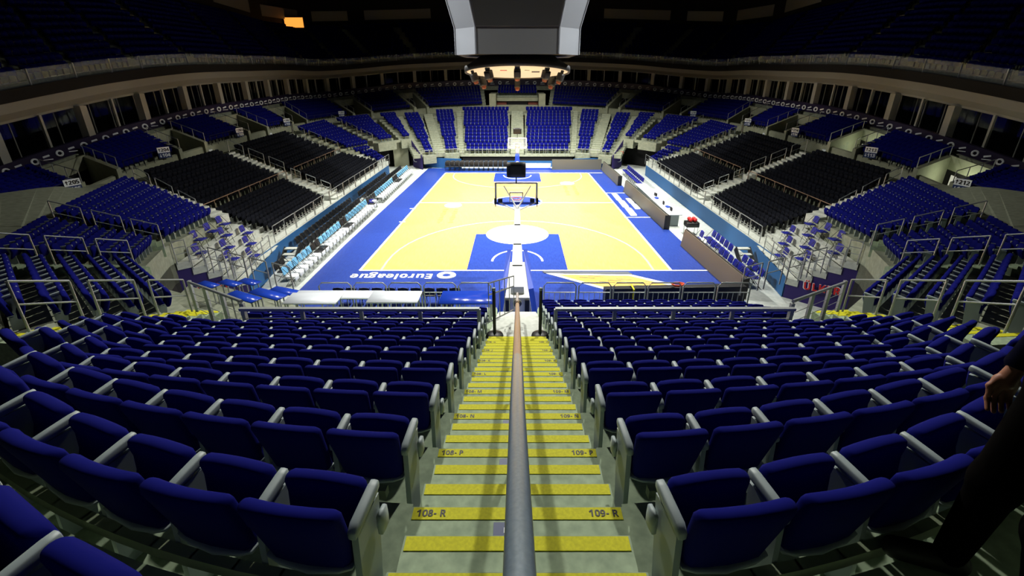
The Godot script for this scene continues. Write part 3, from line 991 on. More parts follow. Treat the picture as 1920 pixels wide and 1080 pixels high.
		part("panel", sweep(0.0, 12.0, 0.2, func(u):
			var a := rung(u, 1.0, s)
			var b := rung(u, 1.04, s)
			var h := lerpf(0.55, 0.8, u / 12.0)
			return [a + Vector3(0, 0.12, 0), b + Vector3(0, 0.12, 0), b + Vector3(0, h + 0.12, 0), a + Vector3(0, h + 0.12, 0)]), M.purple_board, rb)
		var u2 := 0.6
		var odd := true
		var ringm := lathe([Vector2(0.10, 0), Vector2(0.10, 0.03), Vector2(0.2, 0.03), Vector2(0.2, 0)], 12)
		var dash := box(Vector3(0.5, 0.05, 0.03), Vector3(0, -0.13, 0))
		var dash2 := box(Vector3(0.34, 0.1, 0.03), Vector3(-0.03, 0.07, 0), Basis(Vector3.BACK, 0.25))
		while u2 < 11.95:
			var p := rung(u2, 0.99, s)
			var f := rung(u2, 0, s) - rung(u2, 1, s)
			f.y = 0
			f = f.normalized()
			var bs := Basis(Vector3.UP.cross(f), Vector3.UP, f)
			var h := lerpf(0.55, 0.8, u2 / 12.0)
			var at := p + Vector3(0, 0.12 + h / 2, 0) + f * 0.03
			if odd:
				var em := part("emblem", ringm, M.sign_white, rb, at)
				em.basis = bs * Basis(Vector3.RIGHT, PI / 2) * Basis.from_scale(Vector3(1, 1, 1) * lerpf(0.75, 1.2, u2 / 12))
			else:
				var em := part("script", dash, M.sign_white, rb, at)
				em.basis = bs * Basis.from_scale(Vector3(1, 1, 1) * lerpf(0.75, 1.2, u2 / 12))
				var e2 := part("script", dash2, M.sign_white, rb, at)
				e2.basis = em.basis
			odd = not odd
			var tang := (rung(u2 + 0.02, 1.0, s) - rung(u2 - 0.02, 1.0, s)) / 0.04
			u2 += lerpf(0.62, 1.05, u2 / 12.0) / tang.length()
		# suites
		var su := thing("suite_level", "dark row of glazed suites behind the ribbon board, %s" % sd, "suites", Vector3.ZERO, 0, "", "structure")
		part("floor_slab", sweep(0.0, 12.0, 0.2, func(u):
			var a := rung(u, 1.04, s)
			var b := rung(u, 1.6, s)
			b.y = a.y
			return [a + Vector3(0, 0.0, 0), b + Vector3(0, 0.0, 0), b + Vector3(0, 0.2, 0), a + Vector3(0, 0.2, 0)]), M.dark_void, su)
		part("back_wall", sweep(0.0, 12.0, 0.2, func(u):
			var a := rung(u, 1.55, s)
			var b := rung(u, 1.6, s)
			a.y = rung(u, 1.0, s).y
			b.y = a.y
			return [a, b, b + Vector3(0, 2.6, 0), a + Vector3(0, 2.6, 0)]), M.window_glass, su)
		part("fascia", sweep(0.0, 12.0, 0.2, func(u):
			var y: float = rung(u, 1.0, s).y
			var a := rung(u, 1.0, s)
			var b := rung(u, 1.12, s)
			a.y = y + 2.75
			b.y = y + 2.35
			var c := rung(u, 1.0, s)
			c.y = y + 3.2
			var d := rung(u, 1.2, s)
			d.y = y + 3.2
			return [a, b, d, c]), M.fascia_paint, su)
		part("soffit", sweep(0.0, 12.0, 0.2, func(u):
			var y: float = rung(u, 1.0, s).y
			var a := rung(u, 1.1, s)
			var b := rung(u, 1.6, s)
			a.y = y + 2.3
			b.y = y + 2.3
			return [a, b, b + Vector3(0, 0.2, 0), a + Vector3(0, 0.2, 0)]), M.fascia_paint, su)
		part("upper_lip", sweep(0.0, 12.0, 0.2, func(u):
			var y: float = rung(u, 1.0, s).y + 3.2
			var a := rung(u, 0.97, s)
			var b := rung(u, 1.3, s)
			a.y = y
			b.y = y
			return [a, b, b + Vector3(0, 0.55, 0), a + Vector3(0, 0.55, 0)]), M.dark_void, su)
		var uu := 0.4
		var pi := 0
		while uu < 12.0:
			var a := rung(uu, 1.06, s)
			a.y = rung(uu, 1.0, s).y
			var tang := (rung(uu + 0.02, 1.0, s) - rung(uu - 0.02, 1.0, s)) / 0.04
			if pi % 2 == 0:
				part("pillar", box(Vector3(0.42, 2.3, 0.42), Vector3(0, 1.2, 0), Basis(Vector3.UP, atan2(tang.x, tang.z))), M.pillar_paint, su, a)
			else:
				part("mullion", box(Vector3(0.12, 2.3, 0.12), Vector3(0, 1.2, 0)), M.pillar_paint, su, a)
			for k in [0.33, 0.66]:
				var q := rung(uu + k * 2.0 / tang.length(), 1.45, s)
				q.y = a.y
				part("window_bar", box(Vector3(0.05, 2.2, 0.05), Vector3(0, 1.2, 0)), M.fascia_paint, su, q)
			pi += 1
			uu += 2.0 / tang.length()
		# upper deck
		var ud := thing("upper_deck", "dark upper deck terraces above the suites, %s" % sd, "terrace", Vector3.ZERO, 0, "", "structure")
		var upper := func(u: float, j: float) -> Vector3:
			var p := rung(u, 1.05 + 0.165 * j, s)
			p.y = rung(u, 1.0, s).y + 3.5 + 0.42 * j
			return p
		for j in 14:
			part("step", sweep(0.0, 12.0, 0.4, func(u):
				var a: Vector3 = upper.call(u, j)
				var b: Vector3 = upper.call(u, j + 1.0)
				b.y = a.y
				return [a - Vector3(0, 0.5, 0), b - Vector3(0, 0.5, 0), b, a]), M.concrete, ud)
			if j >= 1:
				var u3 := 0.3
				while u3 < 11.95:
					var p: Vector3 = upper.call(u3, j + 0.6)
					p.y = upper.call(u3, float(j)).y
					var tl: float = ((upper.call(u3 + 0.02, float(j)) - upper.call(u3 - 0.02, float(j))) as Vector3).length() / 0.04
					if fposmod(u3 * 1.0, 0.86) > 0.10:
						upper_at.append(seat_xf(p, rung(u3, 0, s) - rung(u3, 1, s), 0.85))
					u3 += 0.42 / tl
		# glass balustrade posts of the upper deck
		var gb := thing("glass_balustrade", "glass balustrade with steel posts along the upper deck, %s" % sd, "balustrade", Vector3.ZERO, 0)
		part("pane", sweep(0.0, 12.0, 0.3, func(u):
			var a: Vector3 = upper.call(u, 0.05)
			var b: Vector3 = upper.call(u, 0.09)
			return [a, b, b + Vector3(0, 0.95, 0), a + Vector3(0, 0.95, 0)]), M.clear_glass, gb)
		var u4 := 0.3
		var post := box(Vector3(0.06, 1.0, 0.06), Vector3(0, 0.5, 0))
		while u4 < 12.0:
			part("post", post, M.steel, gb, upper.call(u4, 0.0))
			u4 += 2.2 / (((upper.call(u4 + 0.02, 0.0) - upper.call(u4 - 0.02, 0.0)) as Vector3).length() / 0.04)
		# closed suites at the back of the upper deck
		var bw := thing("wall_upper", "dark wall with dim windows at the top of the upper deck, %s" % sd, "wall", Vector3.ZERO, 0, "", "structure")
		part("panel", sweep(0.0, 12.0, 0.4, func(u):
			var a: Vector3 = upper.call(u, 14.0)
			var b: Vector3 = upper.call(u, 14.3)
			b.y = a.y
			return [a - Vector3(0, 1, 0), b - Vector3(0, 1, 0), b + Vector3(0, 9, 0), a + Vector3(0, 9, 0)]), M.roof_black, bw)
		for k in 9:
			var a: Vector3 = upper.call(1.2 + k * 1.1, 13.9)
			var b: Vector3 = upper.call(1.2 + k * 1.1 + 0.8, 13.9)
			b.y = lerpf(a.y, b.y, 1.0)
			st = begin()
			var o := Vector3(-s * 0.05, 0, 0.0)
			hexa(st, a + Vector3(0, 0.9, 0), b + Vector3(0, 0.9, 0), b + o + Vector3(0, 0.9, 0), a + o + Vector3(0, 0.9, 0), a + Vector3(0, 2.3, 0), b + Vector3(0, 2.3, 0), b + o + Vector3(0, 2.3, 0), a + o + Vector3(0, 2.3, 0))
			part("window", done(st), M.fascia_paint, bw)
	# centre doorway of the far end
	var vm := thing("vomitory_entrance", "wide dark doorway above the far centre stairs", "doorway", Vector3.ZERO, 0, "", "structure")
	for s in [-1, 1]:
		part("side_wall", box(Vector3(0.8, 2.4, 4.4), W(s * 3.0, 5.45, 60.2)), M.wall_paint, vm)
		part("parapet", box(Vector3(1.5, 0.5, 0.3), W(s * 1.95, 4.95, 58.2)), M.wall_paint, vm)
		part("side_opening", box(Vector3(1.3, 0.7, 0.2), W(s * 2.0, 5.35, 60.0)), M.rust_trim, vm)
	part("opening", box(Vector3(2.5, 1.7, 0.2), W(0, 4.9, 59.9)), M.dark_void, vm)
	part("lintel", box(Vector3(5.2, 0.4, 2.0), W(0, 5.95, 60.6)), M.wall_paint, vm)
	for j in 3:
		part("step", box(Vector3(5.2, 0.5, 1.5), W(0, 6.1 + 0.3 * j, 61.9 + 1.3 * j)), M.concrete, vm)
		for i in 14:
			upper_at.append(seat_xf(W(-2.35 + i * 0.36, 6.35 + 0.3 * j, 62.0 + 1.3 * j), Vector3(0, 0, 1), 0.72))
	# one lit box window and a few small lamps in the dark upper deck
	var lw := thing("lit_window", "small glowing orange window high in the dark upper deck", "window", W(-32.6, 15.85, 74.2))
	glow("warm_window", Color(1.0, 0.62, 0.25), 1.3)
	part("pane", box(Vector3(2.7, 1.3, 0.1)), M.warm_window, lw)
	part("frame", box(Vector3(3.0, 1.6, 0.1), Vector3(0, 0, -0.06)), M.dark_steel, lw)
	glow("cold_lamp", Color(0.6, 0.7, 1.0), 6.0)
	for s in [-1, 1]:
		var wl := thing("deck_lamp", "small bluish lamp on the upper deck, %s" % ("bench side" if s < 0 else "scorer side"), "lamp", W(s * 25.6, 7.95, 23.4))
		part("bulb", box(Vector3(0.22, 0.14, 0.1)), M.cold_lamp, wl)
		part("post", box(Vector3(0.05, 1.2, 0.05), Vector3(0, -0.65, -0.05)), M.dark_steel, wl)

# ---------------------------------------------------------------- scoreboard
func scoreboard() -> void:
	var t := thing("scoreboard", "big grey octagonal scoreboard cube hanging over centre court", "scoreboard", W(0, 0, 31))
	# octagon with chamfered corners: half width a, chamfer c
	var oct := func(a: float, c: float, h: float) -> Array:
		return [Vector3(-a + c, h, a), Vector3(a - c, h, a), Vector3(a, h, a - c), Vector3(a, h, -a + c), Vector3(a - c, h, -a), Vector3(-a + c, h, -a), Vector3(-a, h, -a + c), Vector3(-a, h, a - c)]
	var r0: Array = oct.call(3.55, 1.25, 9.85)
	var r1: Array = oct.call(3.55, 1.25, 11.2)
	var r2: Array = oct.call(4.6, 1.55, 15.2)
	for i in 8:
		var k := (i + 1) % 8
		var st := begin()
		hexa(st, r0[i] * Vector3(0.97, 1, 0.97), r0[k] * Vector3(0.97, 1, 0.97), r0[k], r0[i], r1[i] * Vector3(0.97, 1, 0.97), r1[k] * Vector3(0.97, 1, 0.97), r1[k], r1[i])
		part("lower_panel", done(st), M.score_grey if i % 2 == 0 else M.score_pale, t)
		st = begin()
		hexa(st, r1[i] * Vector3(0.97, 1, 0.97), r1[k] * Vector3(0.97, 1, 0.97), r1[k], r1[i], r2[i] * Vector3(0.97, 1, 0.97), r2[k] * Vector3(0.97, 1, 0.97), r2[k], r2[i])
		part("upper_panel", done(st), M.score_pale if i % 2 else M.score_grey, t)
		if i % 2 == 0:
			var a: Vector3 = (r1[i] as Vector3).lerp(r1[k], 0.02)
			var b: Vector3 = (r1[i] as Vector3).lerp(r1[k], 0.98)
			var c: Vector3 = (r2[i] as Vector3).lerp(r2[k], 0.96)
			var d: Vector3 = (r2[i] as Vector3).lerp(r2[k], 0.04)
			var o := Vector3((a + b).x, 0, (a + b).z).normalized() * 0.06
			var up := Vector3(0, 0.05, 0)
			st = begin()
			hexa(st, a + up, b + up, b + up + o, a + up + o, d, c, c + o, d + o)
			part("screen", done(st), M.score_screen, t, Vector3.ZERO, "black switched-off screen")
		part("seam", tube([r0[i] * 1.002, r1[i] * 1.002, r2[i] * 1.002], 0.05, 5), M.score_pale, t)
	var st2 := begin()
	for i in range(1, 7):
		tri(st2, r0[0], r0[i], r0[i + 1])
		tri(st2, r2[0], r2[i], r2[i + 1])
	part("underside", done(st2), M.dark_steel, t)
	# tilted disc below
	var tilt := Basis(Vector3.RIGHT, -0.115)
	var c := Vector3(0, 8.95, 0)
	part("disc", lathe([Vector2(0, 0), Vector2(3.22, 0), Vector2(3.22, 0.02), Vector2(0, 0.02)], 40, tilt, c), glow("disc_glow", Color(1.0, 0.86, 0.66), 0.95), t, Vector3.ZERO, "backlit round underside panel with logos")
	part("disc_rim", lathe([Vector2(3.2, -0.06), Vector2(3.32, -0.06), Vector2(3.32, 0.25), Vector2(3.2, 0.25), Vector2(3.2, -0.06)], 40, tilt, c), M.dark_steel, t)
	part("skirt", lathe([Vector2(3.25, 0.25), Vector2(2.2, 0.95)], 40, tilt, c), M.score_pale, t)
	for l in [["red_logo", -0.85, 0.9, 0.42, 0.22, M.red_print], ["black_logo", 0.6, 0.95, 0.32, 0.07, M.label_black], ["grey_logo", 1.15, 0.2, 0.5, 0.5, M.dark_steel]]:
		part(l[0], box(Vector3(l[3], 0.015, l[4]), c + tilt * Vector3(l[1], -0.012, l[2]), tilt * Basis(Vector3.UP, 0.5 if l[0] == "black_logo" else 0.0)), l[5], t)
	for a in [-1.15, -0.62, 0.0, 0.62, 1.15, 2.2, 3.14, -2.2]:
		var p := c + tilt * Vector3(sin(a) * 3.0, -0.1, cos(a) * 3.0)
		var bs := Basis(Vector3.UP, a) * Basis(Vector3.RIGHT, 0.35)
		var sp := part("projector", rounded(Vector3(0, -0.36, 0), Vector3(0.4, 0.5, 0.4), 0.05, 3), M.dark_steel, t, p)
		sp.basis = bs
		part("projector_lens", lathe([Vector2(0.0, -0.76), Vector2(0.13, -0.76), Vector2(0.16, -0.62), Vector2(0.16, -0.5)], 14), M.rust_trim, sp)
		part("bracket", box(Vector3(0.3, 0.2, 0.1), Vector3(0, -0.05, 0)), M.dark_steel, sp)
	for x in [-1, 1]:
		for z in [-1, 1]:
			part("cable", tube([Vector3(x * 2.5, 15.2, z * 2.5), Vector3(x * 2.5, 22.98, z * 2.5)], 0.05), M.dark_steel, t)

# ---------------------------------------------------------------- baskets
func backboard(t: Node3D, c: Vector3, w: float, h: float, dirz: float, s: float) -> void:
	# frame strips around a clear pane; dirz = Godot z direction in which the rim sticks out
	var b := part("backboard", box(Vector3(w, h, 0.03), c), M.clear_glass, t, Vector3.ZERO, "clear backboard")
	var st := begin()
	for x in [-1, 1]:
		add_box(st, c + Vector3(x * (w / 2 - 0.03), 0, 0), Vector3(0.07, h, 0.06))
		add_box(st, c + Vector3(0, x * (h / 2 - 0.03), 0), Vector3(w, 0.07, 0.06))
		add_box(st, c + Vector3(x * 0.29, -h * 0.2, 0), Vector3(0.05, 0.45, 0.05))
		add_box(st, c + Vector3(0, -h * 0.2 + x * 0.22, 0), Vector3(0.6, 0.05, 0.05))
	part("frame", done(st), M.white_paint, b)
	var rim := []
	for k in 17:
		var a := TAU * k / 16
		rim.append(c + Vector3(cos(a) * 0.23, -h * 0.36, dirz * 0.38 + sin(a) * 0.23))
	part("rim", tube(rim, 0.016, 6), M.orange, t)
	st = begin()
	for k in 12:
		var a := TAU * k / 12
		var a2 := TAU * (k + 1) / 12
		for g in [[a, a2], [a2, a]]:
			add_tube(st, [c + Vector3(cos(g[0]) * 0.22, -h * 0.36, dirz * 0.38 + sin(g[0]) * 0.22), c + Vector3(cos(g[1]) * 0.15, -h * 0.36 - 0.24, dirz * 0.38 + sin(g[1]) * 0.15), c + Vector3(cos(g[0]) * 0.12, -h * 0.36 - 0.44, dirz * 0.38 + sin(g[0]) * 0.12)], 0.008, 3)
	part("net", done(st), M.net_white, t)

func hoops() -> void:
	# near one, seen from behind
	var t := thing("basketball_hoop", "white basketball stand seen from behind at the near baseline", "basketball hoop", W(0, 0, 0))
	var st := begin()
	hexa(st, W(-0.62, 0, 15.0), W(0.62, 0, 15.0), W(0.55, 0, 17.6), W(-0.55, 0, 17.6), W(-0.45, 1.15, 15.0), W(0.45, 1.15, 15.0), W(0.3, 1.75, 17.0), W(-0.3, 1.75, 17.0))
	part("base", done(st), M.white_paint, t)
	for s in [-1, 1]:
		st = begin()
		hexa(st, W(s * 0.58, 0, 15.2), W(s * 0.82, 0, 15.4), W(s * 0.62, 0, 18.0), W(s * 0.4, 0, 18.0), W(s * 0.42, 1.3, 15.4), W(s * 0.62, 1.25, 15.6), W(s * 0.42, 2.0, 17.8), W(s * 0.25, 2.0, 17.8))
		part("side_pad", done(st), M.pad_blue, t, Vector3.ZERO, "blue safety pad")
		part("slot", box(Vector3(0.16, 0.7, 0.06), W(s * 0.36, 0.72, 14.96)), M.black_plastic, t)
	part("badge", lathe([Vector2(0, 0), Vector2(0.16, 0), Vector2(0.16, 0.04), Vector2(0, 0.04)], 18, Basis(Vector3.RIGHT, PI / 2)), M.board_grey, t, W(0, 0.98, 14.9))
	st = begin()
	hexa(st, W(-0.27, 1.0, 15.2), W(0.27, 1.0, 15.2), W(0.1, 3.05, 19.6), W(-0.1, 3.05, 19.6), W(-0.24, 1.5, 15.2), W(0.24, 1.5, 15.2), W(0.1, 3.4, 19.6), W(-0.1, 3.4, 19.6))
	part("arm", done(st), M.white_paint, t)
	for z in [16.2, 17.3, 18.4]:
		var h := lerpf(1.5, 3.4, (z - 15.2) / 4.4)
		part("cable_tie", box(Vector3(0.44 - (z - 15.2) * 0.06, 0.03, 0.04), W(0, h + 0.01, z)), M.dark_steel, t)
	backboard(t, W(-0.05, 3.86, 20.0), 1.88, 0.98, -1.0, 1)
	st = begin()
	for s in [-1, 1]:
		add_tube(st, [W(0, 3.2, 19.4), W(s * 0.85, 3.45, 19.95)], 0.03)
		add_tube(st, [W(0, 3.3, 19.4), W(s * 0.6, 4.2, 19.95)], 0.03)
		add_box(st, W(s * 0.94 - 0.05, 3.8, 19.94), Vector3(0.05, 1.1, 0.05))
	part("brace", done(st), M.white_paint, t)
	part("bottom_pad", rounded(W(-0.05, 3.40, 19.97), Vector3(1.95, 0.12, 0.1), 0.03, 3), M.pad_blue, t)
	for s in [-1, 1]:
		part("corner_pad", rounded(W(s * 0.95 - 0.05, 3.5, 19.95), Vector3(0.1, 0.3, 0.12), 0.03, 3), M.dark_steel, t)
		part("lamp_box", box(Vector3(0.2, 0.16, 0.12), W(s * 0.72 - 0.05, 3.56, 19.85)), M.black_plastic, t)
	part("clock_pole", tube([W(-0.05, 4.3, 19.95), W(-0.05, 4.7, 19.95)], 0.03), M.dark_steel, t)
	part("shot_clock", rounded(W(-0.05, 4.92, 19.95), Vector3(0.84, 0.66, 0.22), 0.03, 3), M.black_plastic, t, Vector3.ZERO, "black back of the shot clock")
	# far one, seen from the front
	t = thing("basketball_hoop", "white and blue basketball stand facing the camera at the far baseline", "basketball hoop", W(0, 0, 0))
	backboard(t, W(0, 2.9, 43.0), 1.75, 1.0, 1.0, 1)
	st = begin()
	hexa(st, W(-0.35, 0, 44.6), W(0.35, 0, 44.6), W(0.35, 0, 46.4), W(-0.35, 0, 46.4), W(-0.2, 1.3, 44.9), W(0.2, 1.3, 44.9), W(0.2, 1.1, 46.2), W(-0.2, 1.1, 46.2))
	part("base", done(st), M.pad_blue, t)
	part("front_pad", rounded(W(0, 1.15, 44.5), Vector3(0.42, 1.1, 0.3), 0.08, 3), M.pad_blue, t)
	part("front_emblem", lathe([Vector2(0, 0), Vector2(0.24, 0), Vector2(0.24, 0.03), Vector2(0, 0.03)], 18, Basis(Vector3.RIGHT, PI / 2)), M.sign_white, t, W(0, 0.75, 44.33))
	part("arm", tube([W(0, 1.3, 45.2), W(0, 2.7, 43.05)], 0.1), M.white_paint, t)
	part("clock_pole", tube([W(0, 3.35, 43.0), W(0, 3.8, 43.0)], 0.03), M.dark_steel, t)
	part("shot_clock", rounded(W(0, 4.0, 43.0), Vector3(0.75, 0.55, 0.2), 0.03, 3), M.black_plastic, t, Vector3.ZERO, "black shot clock")

# ---------------------------------------------------------------- courtside things
func chair_proto(seat_m: Material, back_m: Material, skirt: Material) -> Node3D:
	var o := Node3D.new()
	part("seat", rounded(Vector3(0, 0.44, 0.02), Vector3(0.44, 0.05, 0.42), 0.02, 3), seat_m, o)
	part("backrest", rounded(Vector3(0, 0.70, -0.21), Vector3(0.44, 0.36, 0.035), 0.016, 4, func(p: Vector3): return p + Vector3(0, -0.9 * p.x * p.x * clampf((p.y - 0.6) * 5, 0, 1), -(p.y - 0.45) * 0.2)), back_m, o)
	for x in [-0.2, 0.2]:
		part("leg", tube([Vector3(x, 0, 0.2), Vector3(x, 0.43, 0.1), Vector3(x, 0.85, -0.24)], 0.012, 5), M.dark_steel, o)
		part("leg", tube([Vector3(x, 0, -0.22), Vector3(x, 0.43, 0.14)], 0.012, 5), M.dark_steel, o)
	if skirt:
		part("seat_cover", rounded(Vector3(0, 0.34, 0.235), Vector3(0.38, 0.22, 0.02), 0.009, 2), skirt, o)
	return o

func put(proto: Node3D, called: String, at: Vector3, turn: float, label: String, cat: String, group: String) -> Node3D:
	var o: Node3D = proto.duplicate()
	o.name = numbered(called)
	add_child(o)
	o.position = at
	o.rotation.y = turn
	tag(o, label, cat, group)
	return o

func courtside() -> void:
	var plain := chair_proto(M.black_plastic, M.black_plastic, null)
	var white := chair_proto(M.sign_white, M.towel_blue, M.sign_white)
	var dark := chair_proto(M.black_plastic, M.black_plastic, M.sign_white)
	var bluec := chair_proto(M.blue_plastic, M.blue_plastic, null)
	# bench side rows (three deep), facing +X
	var n := 49
	for r in 3:
		for i in n:
			var z := 18.6 + i * 0.505
			if z > 31.0 and z < 32.3:
				continue
			var x := -10.15 - r * 0.62
			if r == 1 and z > 19.8 and z < 21.6:
				continue
			if r > 0 and i < 1:
				continue
			if r == 2 and (z > 40 or z < 22.3):
				continue
			var gap := i in [6, 7, 14, 15, 24, 38, 39, 40]
			var proto := plain
			if r == 0:
				proto = dark if gap else white
			put(proto, "folding_chair", W(x, 0.0, z), PI / 2, "%s courtside folding chair, %s row from the court, %s from the near end" % ["black" if r or gap else "white", nth(r), nth(i)], "chair", "folding chairs along the bench sideline")
	# near baseline row, backs to the camera
	for i in 10:
		put(plain, "folding_chair", W(-7.2 + i * 0.52, 0, 16.7), PI, "black folding chair behind the near baseline lettering, %s from the corner" % nth(i), "chair", "black chairs behind the near baseline")
	# far baseline rows
	for r in 2:
		for i in 13:
			put(plain, "folding_chair", W(-6.9 + i * 0.475, 0, 44.65 + r * 0.6), 0.0, "black folding chair behind the far baseline, %s row, %s from the corner" % [nth(r), nth(i)], "chair", "black chairs behind the far baseline")
	# scorer side blue chairs
	for r in 2:
		for i in 11:
			if (r == 0 and i in [6, 9]) or (r == 1 and i in [4, 5]):
				continue
			put(bluec, "plastic_chair", W(9.88 + r * 0.68, 0, 18.4 + i * 0.52), -PI / 2, "blue plastic chair near the brown board, %s row, %s from the near end" % [nth(r), nth(i)], "chair", "blue chairs of the scorer-side bench")
	for i in 12:
		put(bluec, "plastic_chair", W(10.2, 0, 37.4 + i * 0.5), -PI / 2, "blue plastic chair behind the far grey board, %s from the near end" % nth(i), "chair", "blue chairs of the far scorer-side bench")
	# advertising boards (their matt grey backs and faces)
	var boards := [[8.55, 38.2, 8.35, 45.0, 0.85, "grey advertising board beside the far blue chairs", M.board_grey], [8.95, 26.4, 8.6, 36.2, 0.9, "long grey advertising board in front of the scorer's table", M.board_grey], [9.35, 17.2, 9.05, 23.6, 0.95, "brown advertising board in front of the near blue chairs", M.board_brown]]
	for b in boards:
		var t := thing("advertising_board", b[5], "board", Vector3.ZERO, 0, "advertising boards along the scorer sideline")
		var st := begin()
		hexa(st, W(b[0], 0, b[1]), W(b[0] + 0.3, 0, b[1]), W(b[2] + 0.3, 0, b[3]), W(b[2], 0, b[3]), W(b[0] + 0.12, b[4], b[1]), W(b[0] + 0.28, b[4], b[1]), W(b[2] + 0.28, b[4], b[3]), W(b[2] + 0.12, b[4], b[3]))
		part("panel", done(st), b[6], t)
		part("top_edge", tube([W(b[0] + 0.2, b[4], b[1]), W(b[2] + 0.2, b[4], b[3])], 0.035, 5), M.black_plastic, t)
		part("end_cap", box(Vector3(0.34, b[4], 0.03), W(b[0] + 0.17, b[4] / 2, b[1] - 0.02)), M.black_plastic, t)
	var fb := thing("advertising_board", "grey advertising board behind the far baseline", "board", Vector3.ZERO, 0, "advertising boards behind the baselines")
	part("panel", box(Vector3(4.9, 1.0, 0.2), W(5.9, 0.5, 45.3)), M.board_grey, fb)
	part("top_edge", tube([W(3.45, 1.0, 45.3), W(8.35, 1.0, 45.3)], 0.03, 5), M.black_plastic, fb)
	fb = thing("white_barrier", "low white barrier behind the far basket", "barrier", Vector3.ZERO, 0)
	part("panel", box(Vector3(2.8, 0.45, 0.12), W(1.95, 0.35, 45.6)), M.sign_white, fb)
	part("foot", box(Vector3(2.8, 0.12, 0.3), W(1.95, 0.06, 45.6)), M.pad_blue, fb)
	fb = thing("advertising_board", "long black board lying along the near baseline corner", "board", Vector3.ZERO, 0, "advertising boards behind the baselines")
	part("panel", box(Vector3(5.7, 0.95, 0.35), W(6.3, 0.48, 16.35), Basis(Vector3.UP, 0.05)), M.black_plastic, fb)
	part("top_edge", tube([W(3.5, 0.97, 16.05), W(9.1, 0.97, 16.3)], 0.04, 5), M.dark_steel, fb)
	var hc := thing("orange_cable", "coil of orange cable on the black board", "cable", W(6.35, 1.02, 16.25))
	var cp := []
	for k in 30:
		var a := k * 0.65
		cp.append(Vector3(cos(a) * (0.16 + 0.004 * k), 0.03 + 0.003 * k, sin(a) * 0.14))
	part("coil", tube(cp, 0.02, 5), M.orange, hc)
	var yc := thing("yellow_strap", "yellow strap over the top of the black board", "strap", W(4.55, 0.0, 16.2))
	part("band", box(Vector3(0.06, 0.5, 0.02), Vector3(0, 0.76, 0.30)), M.yellow_tape, yc)
	part("band", box(Vector3(0.06, 0.02, 0.5), Vector3(0, 1.03, 0.05)), M.yellow_tape, yc)
	# folded triangular mat on the near apron
	var mt := thing("floor_mat", "yellow triangular floor mat with white edge on the near blue apron", "mat", Vector3.ZERO, 0)
	part("border", slab(PackedVector2Array([Vector2(1.35, 19.75), Vector2(5.4, 19.6), Vector2(7.7, 18.1), Vector2(8.0, 17.6), Vector2(4.2, 17.75)]), 0.01, 0.03), M.sign_white, mt)
	part("sheet", slab(PackedVector2Array([Vector2(1.9, 19.6), Vector2(5.25, 19.45), Vector2(7.3, 18.1), Vector2(7.5, 17.8), Vector2(4.2, 17.95)]), 0.01, 0.036), M.parquet, mt)
	part("grey_fold", slab(PackedVector2Array([Vector2(1.2, 19.95), Vector2(5.3, 19.9), Vector2(5.45, 19.6), Vector2(1.3, 19.75)]), 0.01, 0.05), M.score_pale, mt)
	for k in 9:
		var x := 2.9 + 0.42 * k
		var z := 19.3 - 0.11 * k + 0.3 * sin(k * 2.1)
		part("streak", slab(PackedVector2Array([Vector2(x, z), Vector2(x + 0.7, z - 0.12), Vector2(x + 0.7, z - 0.16), Vector2(x, z - 0.05)]), 0.01, 0.040), M.board_grey, mt)
	# scorer's table
	var tb := thing("scorers_table", "long white scorer's table behind the grey board", "table", Vector3.ZERO, 0)
	part("tabletop", box(Vector3(0.85, 0.05, 8.6), W(9.75, 0.78, 31.2)), M.table_white, tb)
	for z in [27.1, 29.1, 31.2, 33.3, 35.3]:
		part("leg", box(Vector3(0.6, 0.76, 0.06), W(9.75, 0.38, z)), M.grey_plastic, tb)
	var kinds := [["monitor", "small dark monitor on the scorer's table", M.black_plastic, Vector3(0.08, 0.22, 0.34)], ["paper_stack", "white paper stack on the scorer's table", M.sign_white, Vector3(0.2, 0.04, 0.28)], ["control_box", "blue control box on the scorer's table", M.pad_blue, Vector3(0.2, 0.1, 0.3)]]
	for i in 7:
		var k: Array = kinds[[0, 2, 0, 1, 2, 0, 1][i]]
		var p := thing(k[0], k[1] + ", %s from the near end" % nth(i), "equipment", W(9.75 + 0.12 * sin(i * 3.0), 0.805, 27.8 + i * 0.75), 0.3 * sin(i * 1.7), "equipment on the scorer's table")
		part("body", rounded(Vector3(0, k[3].y / 2, 0), k[3], 0.015, 2), k[2], p)
		part("stand", box(Vector3(k[3].x * 0.8, 0.012, k[3].z * 0.7), Vector3(0, 0.006, 0)), M.dark_steel, p)
	var ct := thing("ball_cart", "dark cart with red balls at the end of the scorer's table", "cart", W(10.3, 0, 25.6))
	part("tray", rounded(Vector3(0, 0.62, 0), Vector3(0.75, 0.3, 0.6), 0.04, 3), M.black_plastic, ct)
	for x in [-0.32, 0.32]:
		for z in [-0.24, 0.24]:
			part("leg", tube([Vector3(x, 0, z), Vector3(x, 0.6, z)], 0.018, 5), M.steel, ct)
	for k in 4:
		var bl := thing("basketball", "red-orange ball in the dark cart, %s from the front" % nth(k), "ball", W(10.3 + (k % 2) * 0.26 - 0.13, 0.905, 25.6 + (k / 2) * 0.26 - 0.13), 0, "balls in the cart")
		part("skin_cover", lathe([Vector2(0, -0.12), Vector2(0.06, -0.104), Vector2(0.104, -0.06), Vector2(0.12, 0), Vector2(0.104, 0.06), Vector2(0.06, 0.104), Vector2(0, 0.12)], 14), M.red_print, bl)
	# things lying in the chairs of the bench side
	var bag := thing("kit_bag", "blue and white kit bag in the gap of the courtside chairs", "bag", W(-10.4, 0, 31.6))
	part("body", rounded(Vector3(0, 0.25, 0), Vector3(0.5, 0.5, 0.7), 0.12, 4), M.blue_plastic, bag)
